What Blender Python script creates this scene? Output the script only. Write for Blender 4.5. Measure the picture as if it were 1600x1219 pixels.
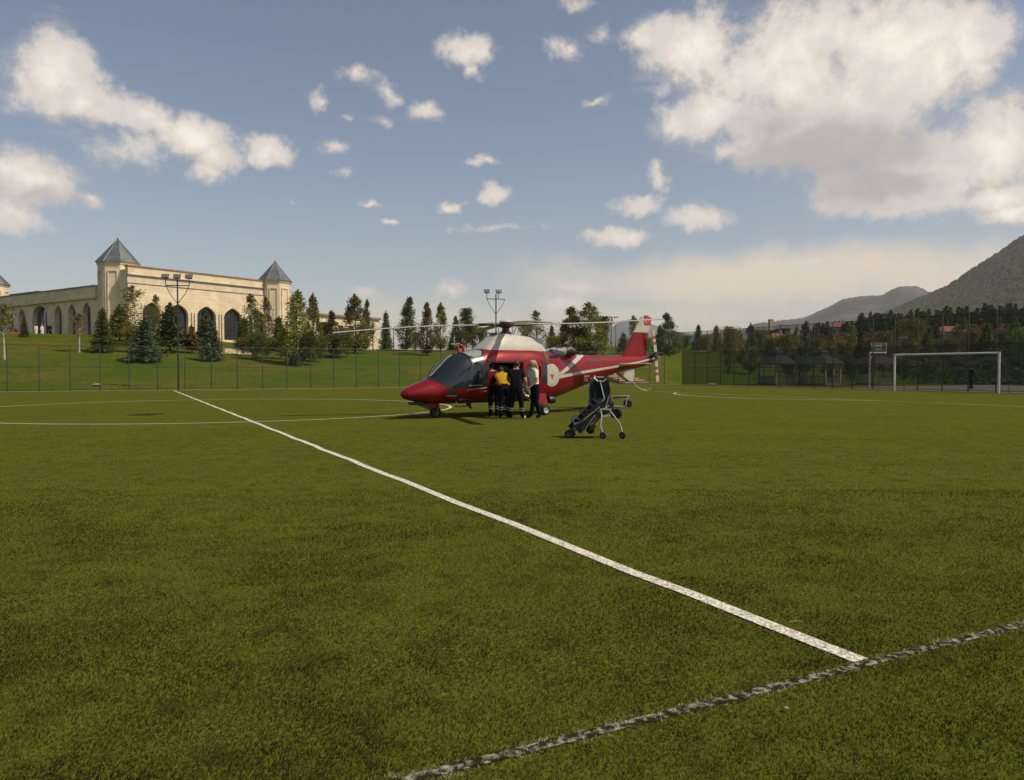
import bpy, bmesh, math, random
import numpy as np
from mathutils import Vector, Matrix, Quaternion
R = math.radians
random.seed(7); np.random.seed(7)
for o in list(bpy.data.objects): bpy.data.objects.remove(o)
SC = bpy.context.scene
COL = SC.collection

# ------------------------------------------------------------------ camera
CAMZ, FPX, PITCH = 1.45, 1200.0, math.atan(31.0/1200.0)
cam_d = bpy.data.cameras.new('camera'); cam = bpy.data.objects.new('camera', cam_d); COL.objects.link(cam)
cam_d.sensor_width = 36.0; cam_d.lens = 36.0*FPX/1600.0; cam_d.clip_start = 0.05; cam_d.clip_end = 20000
cam.location = (0, 0, CAMZ); cam.rotation_euler = (math.pi/2-PITCH, 0, 0)
SC.camera = cam
def ray(x, y):
    u = (x-800)/FPX; v = (609.5-y)/FPX; cp, sp = math.cos(PITCH), math.sin(PITCH)
    return Vector((u, cp+v*sp, -sp+v*cp))
def at(x, y, depth):
    d = ray(x, y); return Vector((0, 0, CAMZ)) + d*(depth/d.y)

# ------------------------------------------------------------------ sun, sky, exposure
SUN = Vector((0.72, -0.24, 1.0)).normalized()
sl = bpy.data.lights.new('sun', 'SUN'); sl.energy = 4.2; sl.angle = R(0.53); sl.color = (1.0, 0.87, 0.68)
so = bpy.data.objects.new('sun', sl); COL.objects.link(so)
so.rotation_euler = SUN.to_track_quat('Z', 'Y').to_euler(); so.location = (60, -10, 80)
SC.view_settings.view_transform = 'Standard'; SC.view_settings.look = 'None'
SC.view_settings.exposure = 0.06; SC.view_settings.gamma = 1.0
SC.view_settings.use_curve_mapping = False

W = bpy.data.worlds.new('World'); SC.world = W; W.use_nodes = True
def build_world():
    nt = W.node_tree; nt.nodes.clear(); N = nt.nodes; L = nt.links
    def lk(a, b): L.new(a, b)
    def math_(op, a, b=None, c=None, clamp=False):
        n = N.new('ShaderNodeMath'); n.operation = op; n.use_clamp = clamp
        for i, q in enumerate((a, b, c)):
            if q is None: continue
            if isinstance(q, (int, float)): n.inputs[i].default_value = q
            else: lk(q, n.inputs[i])
        return n.outputs[0]
    def smooth(x, lo, hi):
        n = N.new('ShaderNodeMapRange'); n.interpolation_type = 'SMOOTHSTEP'
        n.inputs[1].default_value = lo; n.inputs[2].default_value = hi; lk(x, n.inputs[0]); return n.outputs[0]
    def mix(f, a, b):
        n = N.new('ShaderNodeMix'); n.data_type = 'RGBA'
        for s, q in ((n.inputs[0], f), (n.inputs[6], a), (n.inputs[7], b)):
            if isinstance(q, (int, float)): s.default_value = q
            elif isinstance(q, tuple): s.default_value = (*q, 1)
            else: lk(q, s)
        return n.outputs[2]
    def noise(vec, scale, det, rough=0.55, dist=0.0):
        n = N.new('ShaderNodeTexNoise'); n.inputs['Scale'].default_value = scale
        n.inputs['Detail'].default_value = det; n.inputs['Roughness'].default_value = rough
        n.inputs['Distortion'].default_value = dist
        lk(vec, n.inputs['Vector']); return n
    sky = N.new('ShaderNodeTexSky'); sky.sky_type = 'NISHITA'; sky.sun_disc = False
    sky.sun_elevation = math.asin(SUN.z); sky.sun_rotation = math.atan2(SUN.x, SUN.y)
    sky.altitude = 900; sky.air_density = 1.0; sky.dust_density = 2.4; sky.ozone_density = 1.0
    tc = N.new('ShaderNodeTexCoord'); d = tc.outputs['Generated']
    sx = N.new('ShaderNodeSeparateXYZ'); lk(d, sx.inputs[0])
    az = math_('ARCTAN2', sx.outputs[0], sx.outputs[1]); el = math_('ARCSINE', sx.outputs[2])
    # ragged cloud outlines: the lookup direction is warped by noise
    w1 = noise(d, 9.0, 4.0, 0.6); w2 = noise(d, 42.0, 3.0, 0.6)
    def vm(op, a, b=None, c=None):
        n = N.new('ShaderNodeVectorMath'); n.operation = op
        for i, q in enumerate((a, b, c)):
            if q is None: continue
            if isinstance(q, tuple): n.inputs[i].default_value = q
            else: lk(q, n.inputs[i])
        return n
    cx = N.new('ShaderNodeCombineXYZ'); lk(az, cx.inputs[0]); lk(el, cx.inputs[1])
    o1 = vm('MULTIPLY_ADD', w1.outputs['Color'], (0.060, 0.046, 0), (-0.030, -0.023, 0)).outputs[0]
    o2 = vm('MULTIPLY_ADD', w2.outputs['Color'], (0.026, 0.020, 0), (-0.013, -0.010, 0)).outputs[0]
    P = vm('ADD', vm('ADD', cx.outputs[0], o1).outputs[0], o2).outputs[0]
    def ell(px, py, rx, ry):
        r0 = ray(px, py).normalized(); a0 = math.atan2(r0.x, r0.y); e0 = math.asin(r0.z)
        if rx < 62: rx, ry = rx*.86, ry*.86
        k = (FPX*(1+((px-800)/FPX)**2))
        return (a0, e0, rx/k, ry/math.hypot(FPX, px-800))
    def field(lst):
        acc = None
        for e in lst:
            s = e[4]*(.86 if e[4] < .8 else 1) if len(e) > 4 else 1.0
            a0, e0, ra, re = ell(*e[:4])
            v = vm('MULTIPLY_ADD', P, (1/ra, 1/re, 0), (-a0/ra, -e0/re, 0)).outputs[0]
            ln = vm('LENGTH', v).outputs[1]
            q = math_('MULTIPLY_ADD', ln, -s, s)
            acc = q if acc is None else math_('SMOOTH_MAX', acc, q, 0.18)
        return acc
    clouds = [(75,110,88,74),(115,160,105,42),(205,178,80,32),(300,215,75,42),(345,248,56,34,.9),(415,232,58,34),
      (165,180,70,26),(250,195,44,20,.8),(50,275,104,54),(205,236,80,30,.6),(330,268,50,22,.6),(150,308,50,18,.6),(15,332,76,38),
      (560,120,50,20,.7),(602,146,32,24,.7),(660,182,44,20,.75),(498,158,20,20,.5),(545,186,16,10,.55),(592,190,20,12,.5),
      (732,76,60,28,.85),(740,106,20,20,.6),(515,232,34,12,.55),(526,268,20,8,.45),(578,320,30,9,.6),(615,347,22,6,.55),
      (705,322,24,12,.9),(768,304,40,19,.9),(756,255,34,9,.5),(780,358,70,9,.45),(445,318,14,8,.4),
      (1075,78,100,62),(1005,62,50,30,.7),(1110,182,92,48),(1245,92,140,104),(1385,80,185,130),(1330,182,180,104),
      (1250,205,118,74),(1455,250,175,90),(1565,225,110,84),(1405,300,140,46),(1312,292,56,52),(1150,240,66,20,.7),
      (1060,190,56,36,.9),(1165,110,90,60),(1190,200,100,50),(1290,60,110,70),(1590,330,80,24),(1520,70,84,84),(1570,305,96,30),(890,78,42,20,.6),(940,48,32,18,.55),(937,160,34,10,.65),
      (1000,318,56,24),(1026,278,24,28,.8),(1085,338,74,27),(980,363,62,20),(900,0,30,14,.5),
      (1272,410,54,18,.55),(870,478,60,20,.6),(702,452,44,16,.6),(580,458,30,10,.5),(880,452,120,12,.35)]
    f = field(clouds)
    fine = noise(d, 15.0, 10.0, 0.66, 0.25)
    fn = math_('MULTIPLY_ADD', fine.outputs['Fac'], 1.5, -0.75)
    dens = math_('ADD', f, fn)
    # sky outside the clouds in view: the same fair-weather cumulus, placed by noise
    back = math_('SUBTRACT', 0.15, sx.outputs[1], clamp=False)
    gen = noise(d, 2.6, 8.0, 0.58); g = math_('MULTIPLY_ADD', gen.outputs['Fac'], 3.0, -1.66)
    beh = smooth(back, -0.35, 0.05)
    side = math_('MAXIMUM', beh, smooth(sx.outputs[2], 0.46, 0.62))
    g2 = math_('MULTIPLY_ADD', side, 3.0, -3.0); g3 = math_('ADD', g, g2)
    dens = math_('MAXIMUM', dens, g3)
    n60 = noise(d, 55.0, 6.0, 0.65)
    dens = math_('ADD', dens, math_('MULTIPLY_ADD', n60.outputs['Fac'], 0.62, -0.31))
    alpha = smooth(dens, -0.02, 0.58)
    mpw = N.new('ShaderNodeMapping'); mpw.inputs['Scale'].default_value = (1.0, 1.0, 2.6); lk(d, mpw.inputs[0])
    nw = noise(mpw.outputs[0], 13.0, 9.0, 0.68, 0.6)
    wisp = smooth(math_('ADD', f, math_('MULTIPLY_ADD', nw.outputs['Fac'], 2.2, -1.1)), 0.0, 1.0)
    alpha = math_('MAXIMUM', alpha, math_('MULTIPLY', wisp, 0.58))
    # cloud tone: thick middles go greyer, edges stay warm white
    shade = field([(1290,235,190,80),(1370,285,150,50),(1210,200,110,40,.8),(1420,230,110,60,.8),(110,190,120,26,.6),(60,300,110,26,.6)])
    sh = smooth(math_('MULTIPLY_ADD', fn, 0.7, shade), 0.0, 0.8)
    thick = smooth(dens, 0.2, 1.1)
    dsun = vm('ADD', d, (0.022, -0.004, 0.026)).outputs[0]
    ra = noise(d, 11.0, 8.0, 0.56); rb = noise(dsun, 11.0, 8.0, 0.56)
    relief = smooth(math_('SUBTRACT', ra.outputs['Fac'], rb.outputs['Fac']), -0.16, 0.12)
    lit0 = mix(thick, (0.66, 0.59, 0.52), (1.04, 0.93, 0.805))
    lit = mix(relief, (0.74, 0.675, 0.615), lit0)
    ccol = mix(math_('MULTIPLY', sh, 0.85), lit, (0.44, 0.40, 0.39))
    # clear sky, slightly milky
    sk = N.new('ShaderNodeVectorMath'); sk.operation = 'MULTIPLY'; lk(sky.outputs[0], sk.inputs[0]); sk.inputs[1].default_value = (0.134, 0.114, 0.097)
    # low veil of thin bright cloud towards the sun side
    veil = field([(1250,430,620,62,.95),(1500,440,420,70,.8),(900,500,700,46,.6)])
    vn = noise(d, 7.0, 6.0, 0.6); 
    vd = smooth(math_('ADD', math_('MULTIPLY_ADD', vn.outputs['Fac'], .9, -.45), veil), 0.0, 0.75)
    c0 = mix(math_('MULTIPLY', vd, 0.85), sk.outputs[0], (0.82, 0.68, 0.53))
    c1 = mix(math_('MULTIPLY', alpha, 0.93), c0, ccol)
    bg = N.new('ShaderNodeBackground'); bg.inputs[1].default_value = 1.0; lk(c1, bg.inputs[0])
    out = N.new('ShaderNodeOutputWorld'); lk(bg.outputs[0], out.inputs[0])
    W.cycles.sampling_method = 'MANUAL'; W.cycles.sample_map_resolution = 512
build_world()

# ------------------------------------------------------------------ helpers
def tag(o, label=None, cat=None, group=None, kind=None):
    if label: o['label'] = label
    if cat: o['category'] = cat
    if group: o['group'] = group
    if kind: o['kind'] = kind
    return o
def empty(name, loc=(0, 0, 0), rz=0.0, label=None, cat=None, group=None):
    o = bpy.data.objects.new(name, None); COL.objects.link(o); o.location = loc; o.rotation_euler = (0, 0, rz)
    o.empty_display_size = 0.2
    return tag(o, label, cat, group)
def link(name, me, parent=None, loc=None):
    o = bpy.data.objects.new(name, me); COL.objects.link(o)
    if parent: o.parent = parent
    if loc is not None: o.location = loc
    return o
def copy_tree(o, parent=None):
    c = o.copy(); COL.objects.link(c); c.parent = parent
    for ch in list(o.children): copy_tree(ch, c)
    return c

def pm(name, col, rough=0.7, var=0.18, scale=6.0, bump=0.0, metallic=0.0, col2=None, bscale=None, spec=0.5, coat=0.0, obj_rand=0.0, lo=0.35, hi=0.65, det=5.0, stretch=None):
    m = bpy.data.materials.new(name); m.use_nodes = True; nt = m.node_tree; N = nt.nodes; L = nt.links
    b = N['Principled BSDF']; b.inputs['Roughness'].default_value = rough; b.inputs['Metallic'].default_value = metallic
    b.inputs['Specular IOR Level'].default_value = spec; b.inputs['Coat Weight'].default_value = coat
    tc = N.new('ShaderNodeTexCoord'); v = tc.outputs['Object']
    if stretch:
        mp = N.new('ShaderNodeMapping'); mp.inputs['Scale'].default_value = stretch; L.new(v, mp.inputs[0]); v = mp.outputs[0]
    n = N.new('ShaderNodeTexNoise'); n.inputs['Scale'].default_value = scale; n.inputs['Detail'].default_value = det
    L.new(v, n.inputs['Vector'])
    mr = N.new('ShaderNodeMapRange'); mr.inputs[1].default_value = lo; mr.inputs[2].default_value = hi; L.new(n.outputs['Fac'], mr.inputs[0])
    mx = N.new('ShaderNodeMix'); mx.data_type = 'RGBA'; L.new(mr.outputs[0], mx.inputs[0])
    c2 = col2 if col2 else tuple(min(1, c*(1+var)) for c in col); c1 = col if col2 else tuple(c*(1-var) for c in col)
    mx.inputs[6].default_value = (*c1, 1); mx.inputs[7].default_value = (*c2, 1)
    out = mx.outputs[2]
    if obj_rand:
        oi = N.new('ShaderNodeObjectInfo'); hs = N.new('ShaderNodeHueSaturation')
        mh = N.new('ShaderNodeMapRange'); mh.inputs[3].default_value = 0.5-0.035*obj_rand; mh.inputs[4].default_value = 0.5+0.02*obj_rand
        L.new(oi.outputs['Random'], mh.inputs[0]); L.new(mh.outputs[0], hs.inputs['Hue'])
        mv = N.new('ShaderNodeMapRange'); mv.inputs[3].default_value = 1-0.3*obj_rand; mv.inputs[4].default_value = 1+0.3*obj_rand
        mm = N.new('ShaderNodeMath'); mm.operation = 'FRACT'; m7 = N.new('ShaderNodeMath'); m7.operation = 'MULTIPLY'; m7.inputs[1].default_value = 7.31
        L.new(oi.outputs['Random'], m7.inputs[0]); L.new(m7.outputs[0], mm.inputs[0]); L.new(mm.outputs[0], mv.inputs[0]); L.new(mv.outputs[0], hs.inputs['Value'])
        L.new(out, hs.inputs['Color']); out = hs.outputs[0]
    L.new(out, b.inputs['Base Color'])
    if bump:
        n2 = N.new('ShaderNodeTexNoise'); n2.inputs['Scale'].default_value = bscale or scale*4; n2.inputs['Detail'].default_value = 6; L.new(v, n2.inputs['Vector'])
        bp = N.new('ShaderNodeBump'); bp.inputs['Strength'].default_value = bump; bp.inputs['Distance'].default_value = 0.05
        L.new(n2.outputs['Fac'], bp.inputs['Height']); L.new(bp.outputs[0], b.inputs['Normal'])
    return m
def leafmat(name, c1, c2, rand=1.0, trans=0.35):
    m = pm(name, c1, 0.75, scale=1.3, col2=c2, obj_rand=rand, spec=0.2)
    nt = m.node_tree; N = nt.nodes; L = nt.links; b = N['Principled BSDF']
    src = b.inputs['Base Color'].links[0].from_socket
    t = N.new('ShaderNodeBsdfTranslucent'); L.new(src, t.inputs[0])
    mx = N.new('ShaderNodeMixShader'); mx.inputs[0].default_value = trans
    L.new(b.outputs[0], mx.inputs[1]); L.new(t.outputs[0], mx.inputs[2])
    L.new(mx.outputs[0], N['Material Output'].inputs[0]); return m
def netmat(name, col, cover, scale=40.0):
    m = bpy.data.materials.new(name); m.use_nodes = True; nt = m.node_tree; N = nt.nodes; L = nt.links
    b = N['Principled BSDF']; b.inputs['Base Color'].default_value = (*col, 1); b.inputs['Roughness'].default_value = 0.7
    tc = N.new('ShaderNodeTexCoord'); n = N.new('ShaderNodeTexNoise'); n.inputs['Scale'].default_value = scale; n.inputs['Detail'].default_value = 2
    L.new(tc.outputs['Object'], n.inputs['Vector'])
    mr = N.new('ShaderNodeMapRange'); mr.inputs[3].default_value = cover*0.7; mr.inputs[4].default_value = cover*1.3; L.new(n.outputs['Fac'], mr.inputs[0])
    t = N.new('ShaderNodeBsdfTransparent'); mx = N.new('ShaderNodeMixShader')
    L.new(mr.outputs[0], mx.inputs[0]); L.new(t.outputs[0], mx.inputs[1]); L.new(b.outputs[0], mx.inputs[2])
    L.new(mx.outputs[0], N['Material Output'].inputs[0]); return m
def glassmat(name, tint, mixf=0.5):
    m = bpy.data.materials.new(name); m.use_nodes = True; nt = m.node_tree; N = nt.nodes; L = nt.links
    b = N['Principled BSDF']; b.inputs['Roughness'].default_value = 0.04; b.inputs['Specular IOR Level'].default_value = 0.8
    b.inputs['IOR'].default_value = 1.6
    n = N.new('ShaderNodeTexNoise'); n.inputs['Scale'].default_value = 3.0
    mx0 = N.new('ShaderNodeMix'); mx0.data_type = 'RGBA'; L.new(n.outputs['Fac'], mx0.inputs[0])
    mx0.inputs[6].default_value = (*[c*0.8 for c in tint], 1); mx0.inputs[7].default_value = (*[c*1.2 for c in tint], 1)
    L.new(mx0.outputs[2], b.inputs['Base Color'])
    t = N.new('ShaderNodeBsdfTransparent'); t.inputs[0].default_value = (0.62, 0.68, 0.68, 1)
    mx = N.new('ShaderNodeMixShader'); mx.inputs[0].default_value = mixf
    L.new(t.outputs[0], mx.inputs[1]); L.new(b.outputs[0], mx.inputs[2]); L.new(mx.outputs[0], N['Material Output'].inputs[0]); return m

class MB:
    def __init__(s): s.v = []; s.f = []; s.m = []; s.cur = 0
    def add(s, vs, fs):
        o = len(s.v); s.v += [tuple(p) for p in vs]; s.f += [tuple(i+o for i in f) for f in fs]; s.m += [s.cur]*len(fs); return s
    def box(s, c, d, rot=None):
        vs = [Vector((sx*d[0]/2, sy*d[1]/2, sz*d[2]/2)) for sz in (-1, 1) for sx, sy in ((-1,-1),(1,-1),(1,1),(-1,1))]
        if rot is not None: vs = [rot @ p for p in vs]
        c = Vector(c); return s.add([p+c for p in vs], [(3,2,1,0),(4,5,6,7),(0,1,5,4),(1,2,6,5),(2,3,7,6),(3,0,4,7)])
    def tube(s, pts, r, n=8, cap=True, flat=None):
        pts = [Vector(p) for p in pts]; k = len(pts); rs = r if isinstance(r, (list, tuple)) else [r]*k
        vs = []; up = None
        for i, p in enumerate(pts):
            d = (pts[min(i+1, k-1)]-pts[max(i-1, 0)]).normalized()
            if up is None: up = Vector((0, 0, 1)) if abs(d.z) < 0.9 else Vector((1, 0, 0))
            a = d.cross(up); a = a.normalized() if a.length > 1e-5 else d.orthogonal().normalized()
            b = a.cross(d).normalized(); up = b
            for j in range(n):
                q = 2*math.pi*j/n; vs.append(p+(a*math.cos(q)+b*math.sin(q)*(flat or 1))*rs[i])
        fs = [(i*n+j, i*n+(j+1) % n, (i+1)*n+(j+1) % n, (i+1)*n+j) for i in range(k-1) for j in range(n)]
        if cap: fs += [tuple(range(n-1, -1, -1)), tuple((k-1)*n+j for j in range(n))]
        return s.add(vs, fs)
    def lathe(s, prof, c=(0, 0, 0), n=20, axis='Z', rot=None, cap=True):
        c = Vector(c); vs = []
        for (r, h) in prof:
            for j in range(n):
                q = 2*math.pi*j/n; a, b = r*math.cos(q), r*math.sin(q)
                p = Vector((a, b, h)) if axis == 'Z' else (Vector((a, h, b)) if axis == 'Y' else Vector((h, a, b)))
                if rot is not None: p = rot @ p
                vs.append(c+p)
        k = len(prof); fs = [(i*n+j, i*n+(j+1) % n, (i+1)*n+(j+1) % n, (i+1)*n+j) for i in range(k-1) for j in range(n)]
        if cap: fs += [tuple(range(n-1, -1, -1)), tuple((k-1)*n+j for j in range(n))]
        return s.add(vs, fs)
    def prism(s, a, b):
        n = len(a); return s.add(list(a)+list(b), [tuple(range(n-1, -1, -1)), tuple(range(n, 2*n))]+[(i, (i+1) % n, n+(i+1) % n, n+i) for i in range(n)])
    def ball(s, c, r, n=12, m=8, sc=(1, 1, 1), rot=None):
        c = Vector(c); vs = []
        for i in range(1, m):
            t = math.pi*i/m
            for j in range(n):
                q = 2*math.pi*j/n; p = Vector((r*math.sin(t)*math.cos(q)*sc[0], r*math.sin(t)*math.sin(q)*sc[1], r*math.cos(t)*sc[2]))
                vs.append(c+(rot @ p if rot is not None else p))
        t0 = Vector((0, 0, r*sc[2])); t1 = -t0
        if rot is not None: t0 = rot @ t0; t1 = rot @ t1
        vs += [c+t0, c+t1]; T = len(vs)-2
        fs = [(i*n+j, i*n+(j+1) % n, (i+1)*n+(j+1) % n, (i+1)*n+j)[::-1] for i in range(m-2) for j in range(n)]
        fs += [(T, j, (j+1) % n) for j in range(n)] + [(T+1, (m-2)*n+(j+1) % n, (m-2)*n+j) for j in range(n)]
        return s.add(vs, fs)
    def mesh(s, name, mats, smooth=False):
        me = bpy.data.meshes.new(name); me.from_pydata(s.v, [], s.f)
        for m in (mats if isinstance(mats, (list, tuple)) else [mats]): me.materials.append(m)
        me.polygons.foreach_set('material_index', s.m)
        bm = bmesh.new(); bm.from_mesh(me); bmesh.ops.recalc_face_normals(bm, faces=bm.faces); bm.to_mesh(me); bm.free()
        if smooth: smooth_angle(me, smooth if isinstance(smooth, float) else 40)
        me.update(); return me
    def build(s, name, mats, parent=None, smooth=False): return link(name, s.mesh(name, mats, smooth), parent)
def smooth_angle(me, deg):
    me.polygons.foreach_set('use_smooth', [True]*len(me.polygons))
    bm = bmesh.new(); bm.from_mesh(me)
    for e in bm.edges: e.smooth = not (len(e.link_faces) == 2 and e.calc_face_angle(0) > R(deg))
    bm.to_mesh(me); bm.free()
def np_mesh(name, V, F, mats, mi=None, smooth=False):
    me = bpy.data.meshes.new(name); nv = len(V); nf, k = F.shape
    me.vertices.add(nv); me.vertices.foreach_set('co', np.asarray(V, np.float32).ravel())
    me.loops.add(nf*k); me.loops.foreach_set('vertex_index', F.astype(np.int32).ravel())
    me.polygons.add(nf); me.polygons.foreach_set('loop_start', np.arange(0, nf*k, k, dtype=np.int32))
    for m in mats: me.materials.append(m)
    if mi is not None: me.polygons.foreach_set('material_index', np.asarray(mi, np.int32))
    if smooth: me.polygons.foreach_set('use_smooth', np.ones(nf, bool))
    me.update(calc_edges=True); me.validate(); return me
def grid_faces(nr, nc):
    i = np.arange(nr-1)[:, None]*nc + np.arange(nc-1)[None, :]
    return np.stack([i, i+1, i+nc+1, i+nc], -1).reshape(-1, 4)
def vnoise(x, y, seed=0):
    def h(i, j): return np.modf(np.abs(np.sin(i*127.1+j*311.7+seed*74.7)*43758.5453))[0]
    i, j = np.floor(x), np.floor(y); fx, fy = x-i, y-j; fx = fx*fx*(3-2*fx); fy = fy*fy*(3-2*fy)
    return (h(i, j)*(1-fx)+h(i+1, j)*fx)*(1-fy)+(h(i, j+1)*(1-fx)+h(i+1, j+1)*fx)*fy
def fbm(x, y, seed=0, o=4):
    a = 0.0; amp = 0.5
    for k in range(o): a = a+amp*vnoise(x, y, seed+k); x = x*2.03; y = y*2.03; amp *= 0.5
    return a

# ------------------------------------------------------------------ field frame (s across the pitch, t along it)
VU = Vector((-0.4525, 0.8917, 0)).normalized(); VV = Vector((VU.y, -VU.x, 0))
r_ = ray(1352, 1038); P0 = Vector((0, 0, CAMZ))+r_*(CAMZ/-r_.z); P0.z = 0
FROT = math.atan2(VV.y, VV.x)            # local x = t, local y = s
def fw(s, t, z=0.0): p = P0+VU*s+VV*t; return Vector((p.x, p.y, z))
def st(x, y): dx, dy = x-P0.x, y-P0.y; return dx*VU.x+dy*VU.y, dx*VV.x+dy*VV.y
def ss(x, a, b): q = np.clip((x-a)/(b-a), 0, 1); return q*q*(3-2*q)
FENCE_S, FENCE_T = 59.3, 47.6
def terr(s, t):
    s = np.asarray(s, float); t = np.asarray(t, float)
    H = 6.3-1.9*ss(t, -5, 32)
    st0 = 60.3+26*ss(t, 60, 78); q = np.clip((s-st0)/(62-16*ss(t, 8, 40)), 1e-6, 1)
    z = H*(0.75*np.sin(q*np.pi/2)**0.95+0.25*q*q*(3-2*q))
    z = z+9.5*ss(t, 100, 235)*ss(s, 10, 90)
    z = z+0.25*(fbm(s*.09, t*.09, 3)-.47)*ss(s, 62, 75)
    return z-0.03*(1-ss(np.maximum(s-st0, t-95), 0, 1.0))
def terrw(x, y): s, t = st(x, y); return float(terr(s, t))
def ground(px, py):
    d = ray(px, py); lo = 2.0
    prev = 5.0
    for k in range(4000):
        y = 5.0*1.0015**k*1.0+0.05*k
        p = d*(y/d.y); z = CAMZ+p.z
        if z <= terrw(p.x, y): return Vector((p.x, y, terrw(p.x, y)))
    return Vector((d.x*140/d.y, 140, terrw(d.x*140/d.y, 140)))
# ------------------------------------------------------------------ materials of the setting
def grassmat(name, cols, fine=60.0, big=0.35, rough=0.9, bump=0.5):
    """cols: dark, mid, light; large patches + fine mottling"""
    m = bpy.data.materials.new(name); m.use_nodes = True; nt = m.node_tree; N = nt.nodes; L = nt.links
    b = N['Principled BSDF']; b.inputs['Roughness'].default_value = rough; b.inputs['Specular IOR Level'].default_value = 0.0
    tc = N.new('ShaderNodeTexCoord'); v = tc.outputs['Object']
    def nz(s, d, r=0.6, dist=0):
        n = N.new('ShaderNodeTexNoise'); n.inputs['Scale'].default_value = s; n.inputs['Detail'].default_value = d
        n.inputs['Roughness'].default_value = r; n.inputs['Distortion'].default_value = dist; L.new(v, n.inputs['Vector']); return n.outputs['Fac']
    def rng(x, a, b_):
        q = N.new('ShaderNodeMapRange'); q.inputs[1].default_value = a; q.inputs[2].default_value = b_; L.new(x, q.inputs[0]); return q.outputs[0]
    def mx(f, a, c):
        q = N.new('ShaderNodeMix'); q.data_type = 'RGBA'; L.new(f, q.inputs[0])
        for s_, k in ((q.inputs[6], a), (q.inputs[7], c)):
            if isinstance(k, tuple): s_.default_value = (*k, 1)
            else: L.new(k, s_)
        return q.outputs[2]
    f1 = nz(big, 6, 0.65, 0.3); f2 = nz(fine, 8, 0.75); f3 = nz(big*7, 6, 0.7)
    c = mx(rng(f1, 0.40, 0.62), cols[1], cols[2]); c = mx(rng(f3, 0.50, 0.74), c, cols[0]); 
    c2 = mx(rng(f2, 0.36, 0.62), cols[0], c)
    L.new(c2, b.inputs['Base Color'])
    bp = N.new('ShaderNodeBump'); bp.inputs['Strength'].default_value = bump; bp.inputs['Distance'].default_value = 0.03
    L.new(f2, bp.inputs['Height']); L.new(bp.outputs[0], b.inputs['Normal'])
    return m
M = {}
M['turf'] = grassmat('artificial_turf', ((0.029, 0.034, 0.009), (0.108, 0.124, 0.016), (0.132, 0.144, 0.019)), fine=38, big=0.5)
M['bank'] = grassmat('bank_grass', ((0.030, 0.052, 0.008), (0.068, 0.108, 0.010), (0.138, 0.114, 0.021)), fine=5, big=0.075, bump=0.8)
M['blade_a'] = pm('blade_olive', (0.072, 0.094, 0.010), 0.8, scale=2.2, col2=(0.126, 0.146, 0.016), spec=0.0)
M['blade_b'] = pm('blade_dark', (0.020, 0.020, 0.008), 0.8, scale=5, col2=(0.040, 0.048, 0.010), spec=0.0)
M['blade_w'] = pm('blade_white', (0.34, 0.315, 0.25), 0.8, scale=30, var=0.3, spec=0.0)
M['line'] = pm('line_paint', (0.20, 0.19, 0.16), 0.9, spec=0.05, scale=60, col2=(0.72, 0.69, 0.60), lo=0.36, hi=0.60, det=9)
M['worn'] = pm('line_worn', (0.022, 0.022, 0.012), 0.95, scale=26, col2=(0.30, 0.28, 0.22), lo=0.46, hi=0.66, det=10, spec=0.0)
M['faint'] = pm('line_faint', (0.10, 0.105, 0.03), 0.9, scale=1.5, col2=(0.36, 0.34, 0.25), lo=0.36, hi=0.66)
M['dirt'] = pm('bare_soil', (0.16, 0.095, 0.05), 0.95, scale=2, col2=(0.30, 0.20, 0.11), bump=0.5)
M['redstrip'] = pm('red_rubber', (0.13, 0.045, 0.03), 0.9, scale=3, col2=(0.22, 0.07, 0.045))
M['court'] = pm('court_asphalt', (0.12, 0.12, 0.10), 0.9, scale=1.2, col2=(0.17, 0.17, 0.145))
M['stone'] = pm('limestone', (0.66, 0.54, 0.355), 0.85, scale=0.4, col2=(0.82, 0.70, 0.505), bump=0.25, bscale=6)
M['stone_lt'] = pm('pale_limestone', (0.55, 0.46, 0.33), 0.85, scale=0.8, col2=(0.66, 0.57, 0.43))
M['stone_br'] = pm('brown_stone', (0.24, 0.155, 0.095), 0.85, scale=1, var=0.2)
M['lead'] = pm('lead_roof', (0.085, 0.095, 0.10), 0.5, scale=1.2, col2=(0.14, 0.155, 0.16), metallic=0.3)
def courses(m, bw=1.1, bh=0.42):
    nt = m.node_tree; N = nt.nodes; L = nt.links; b = N['Principled BSDF']; src = b.inputs['Base Color'].links[0].from_socket
    tc = N.new('ShaderNodeTexCoord'); sp = N.new('ShaderNodeSeparateXYZ'); L.new(tc.outputs['Object'], sp.inputs[0]); ad = N.new('ShaderNodeMath'); L.new(sp.outputs[0], ad.inputs[0]); L.new(sp.outputs[1], ad.inputs[1])
    cb = N.new('ShaderNodeCombineXYZ'); L.new(ad.outputs[0], cb.inputs[0]); L.new(sp.outputs[2], cb.inputs[1])
    br = N.new('ShaderNodeTexBrick'); br.inputs['Scale'].default_value = 1.0; br.inputs['Brick Width'].default_value = bw; br.inputs['Row Height'].default_value = bh; br.inputs['Mortar Size'].default_value = 0.022
    br.inputs['Color1'].default_value = (1, 1, 1, 1); br.inputs['Color2'].default_value = (.84, .82, .79, 1); br.inputs['Mortar'].default_value = (.66, .62, .58, 1); L.new(cb.outputs[0], br.inputs['Vector'])
    mx = N.new('ShaderNodeMix'); mx.data_type = 'RGBA'; mx.blend_type = 'MULTIPLY'; mx.inputs[0].default_value = .8; L.new(src, mx.inputs[6]); L.new(br.outputs['Color'], mx.inputs[7]); L.new(mx.outputs[2], b.inputs['Base Color'])
courses(M['stone'])
M['greystrip'] = pm('grey_strip', (0.20, 0.20, 0.21), 0.7, scale=2)
M['darkroof'] = pm('dark_roof', (0.045, 0.038, 0.042), 0.7, scale=1.0, var=0.3)
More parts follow.
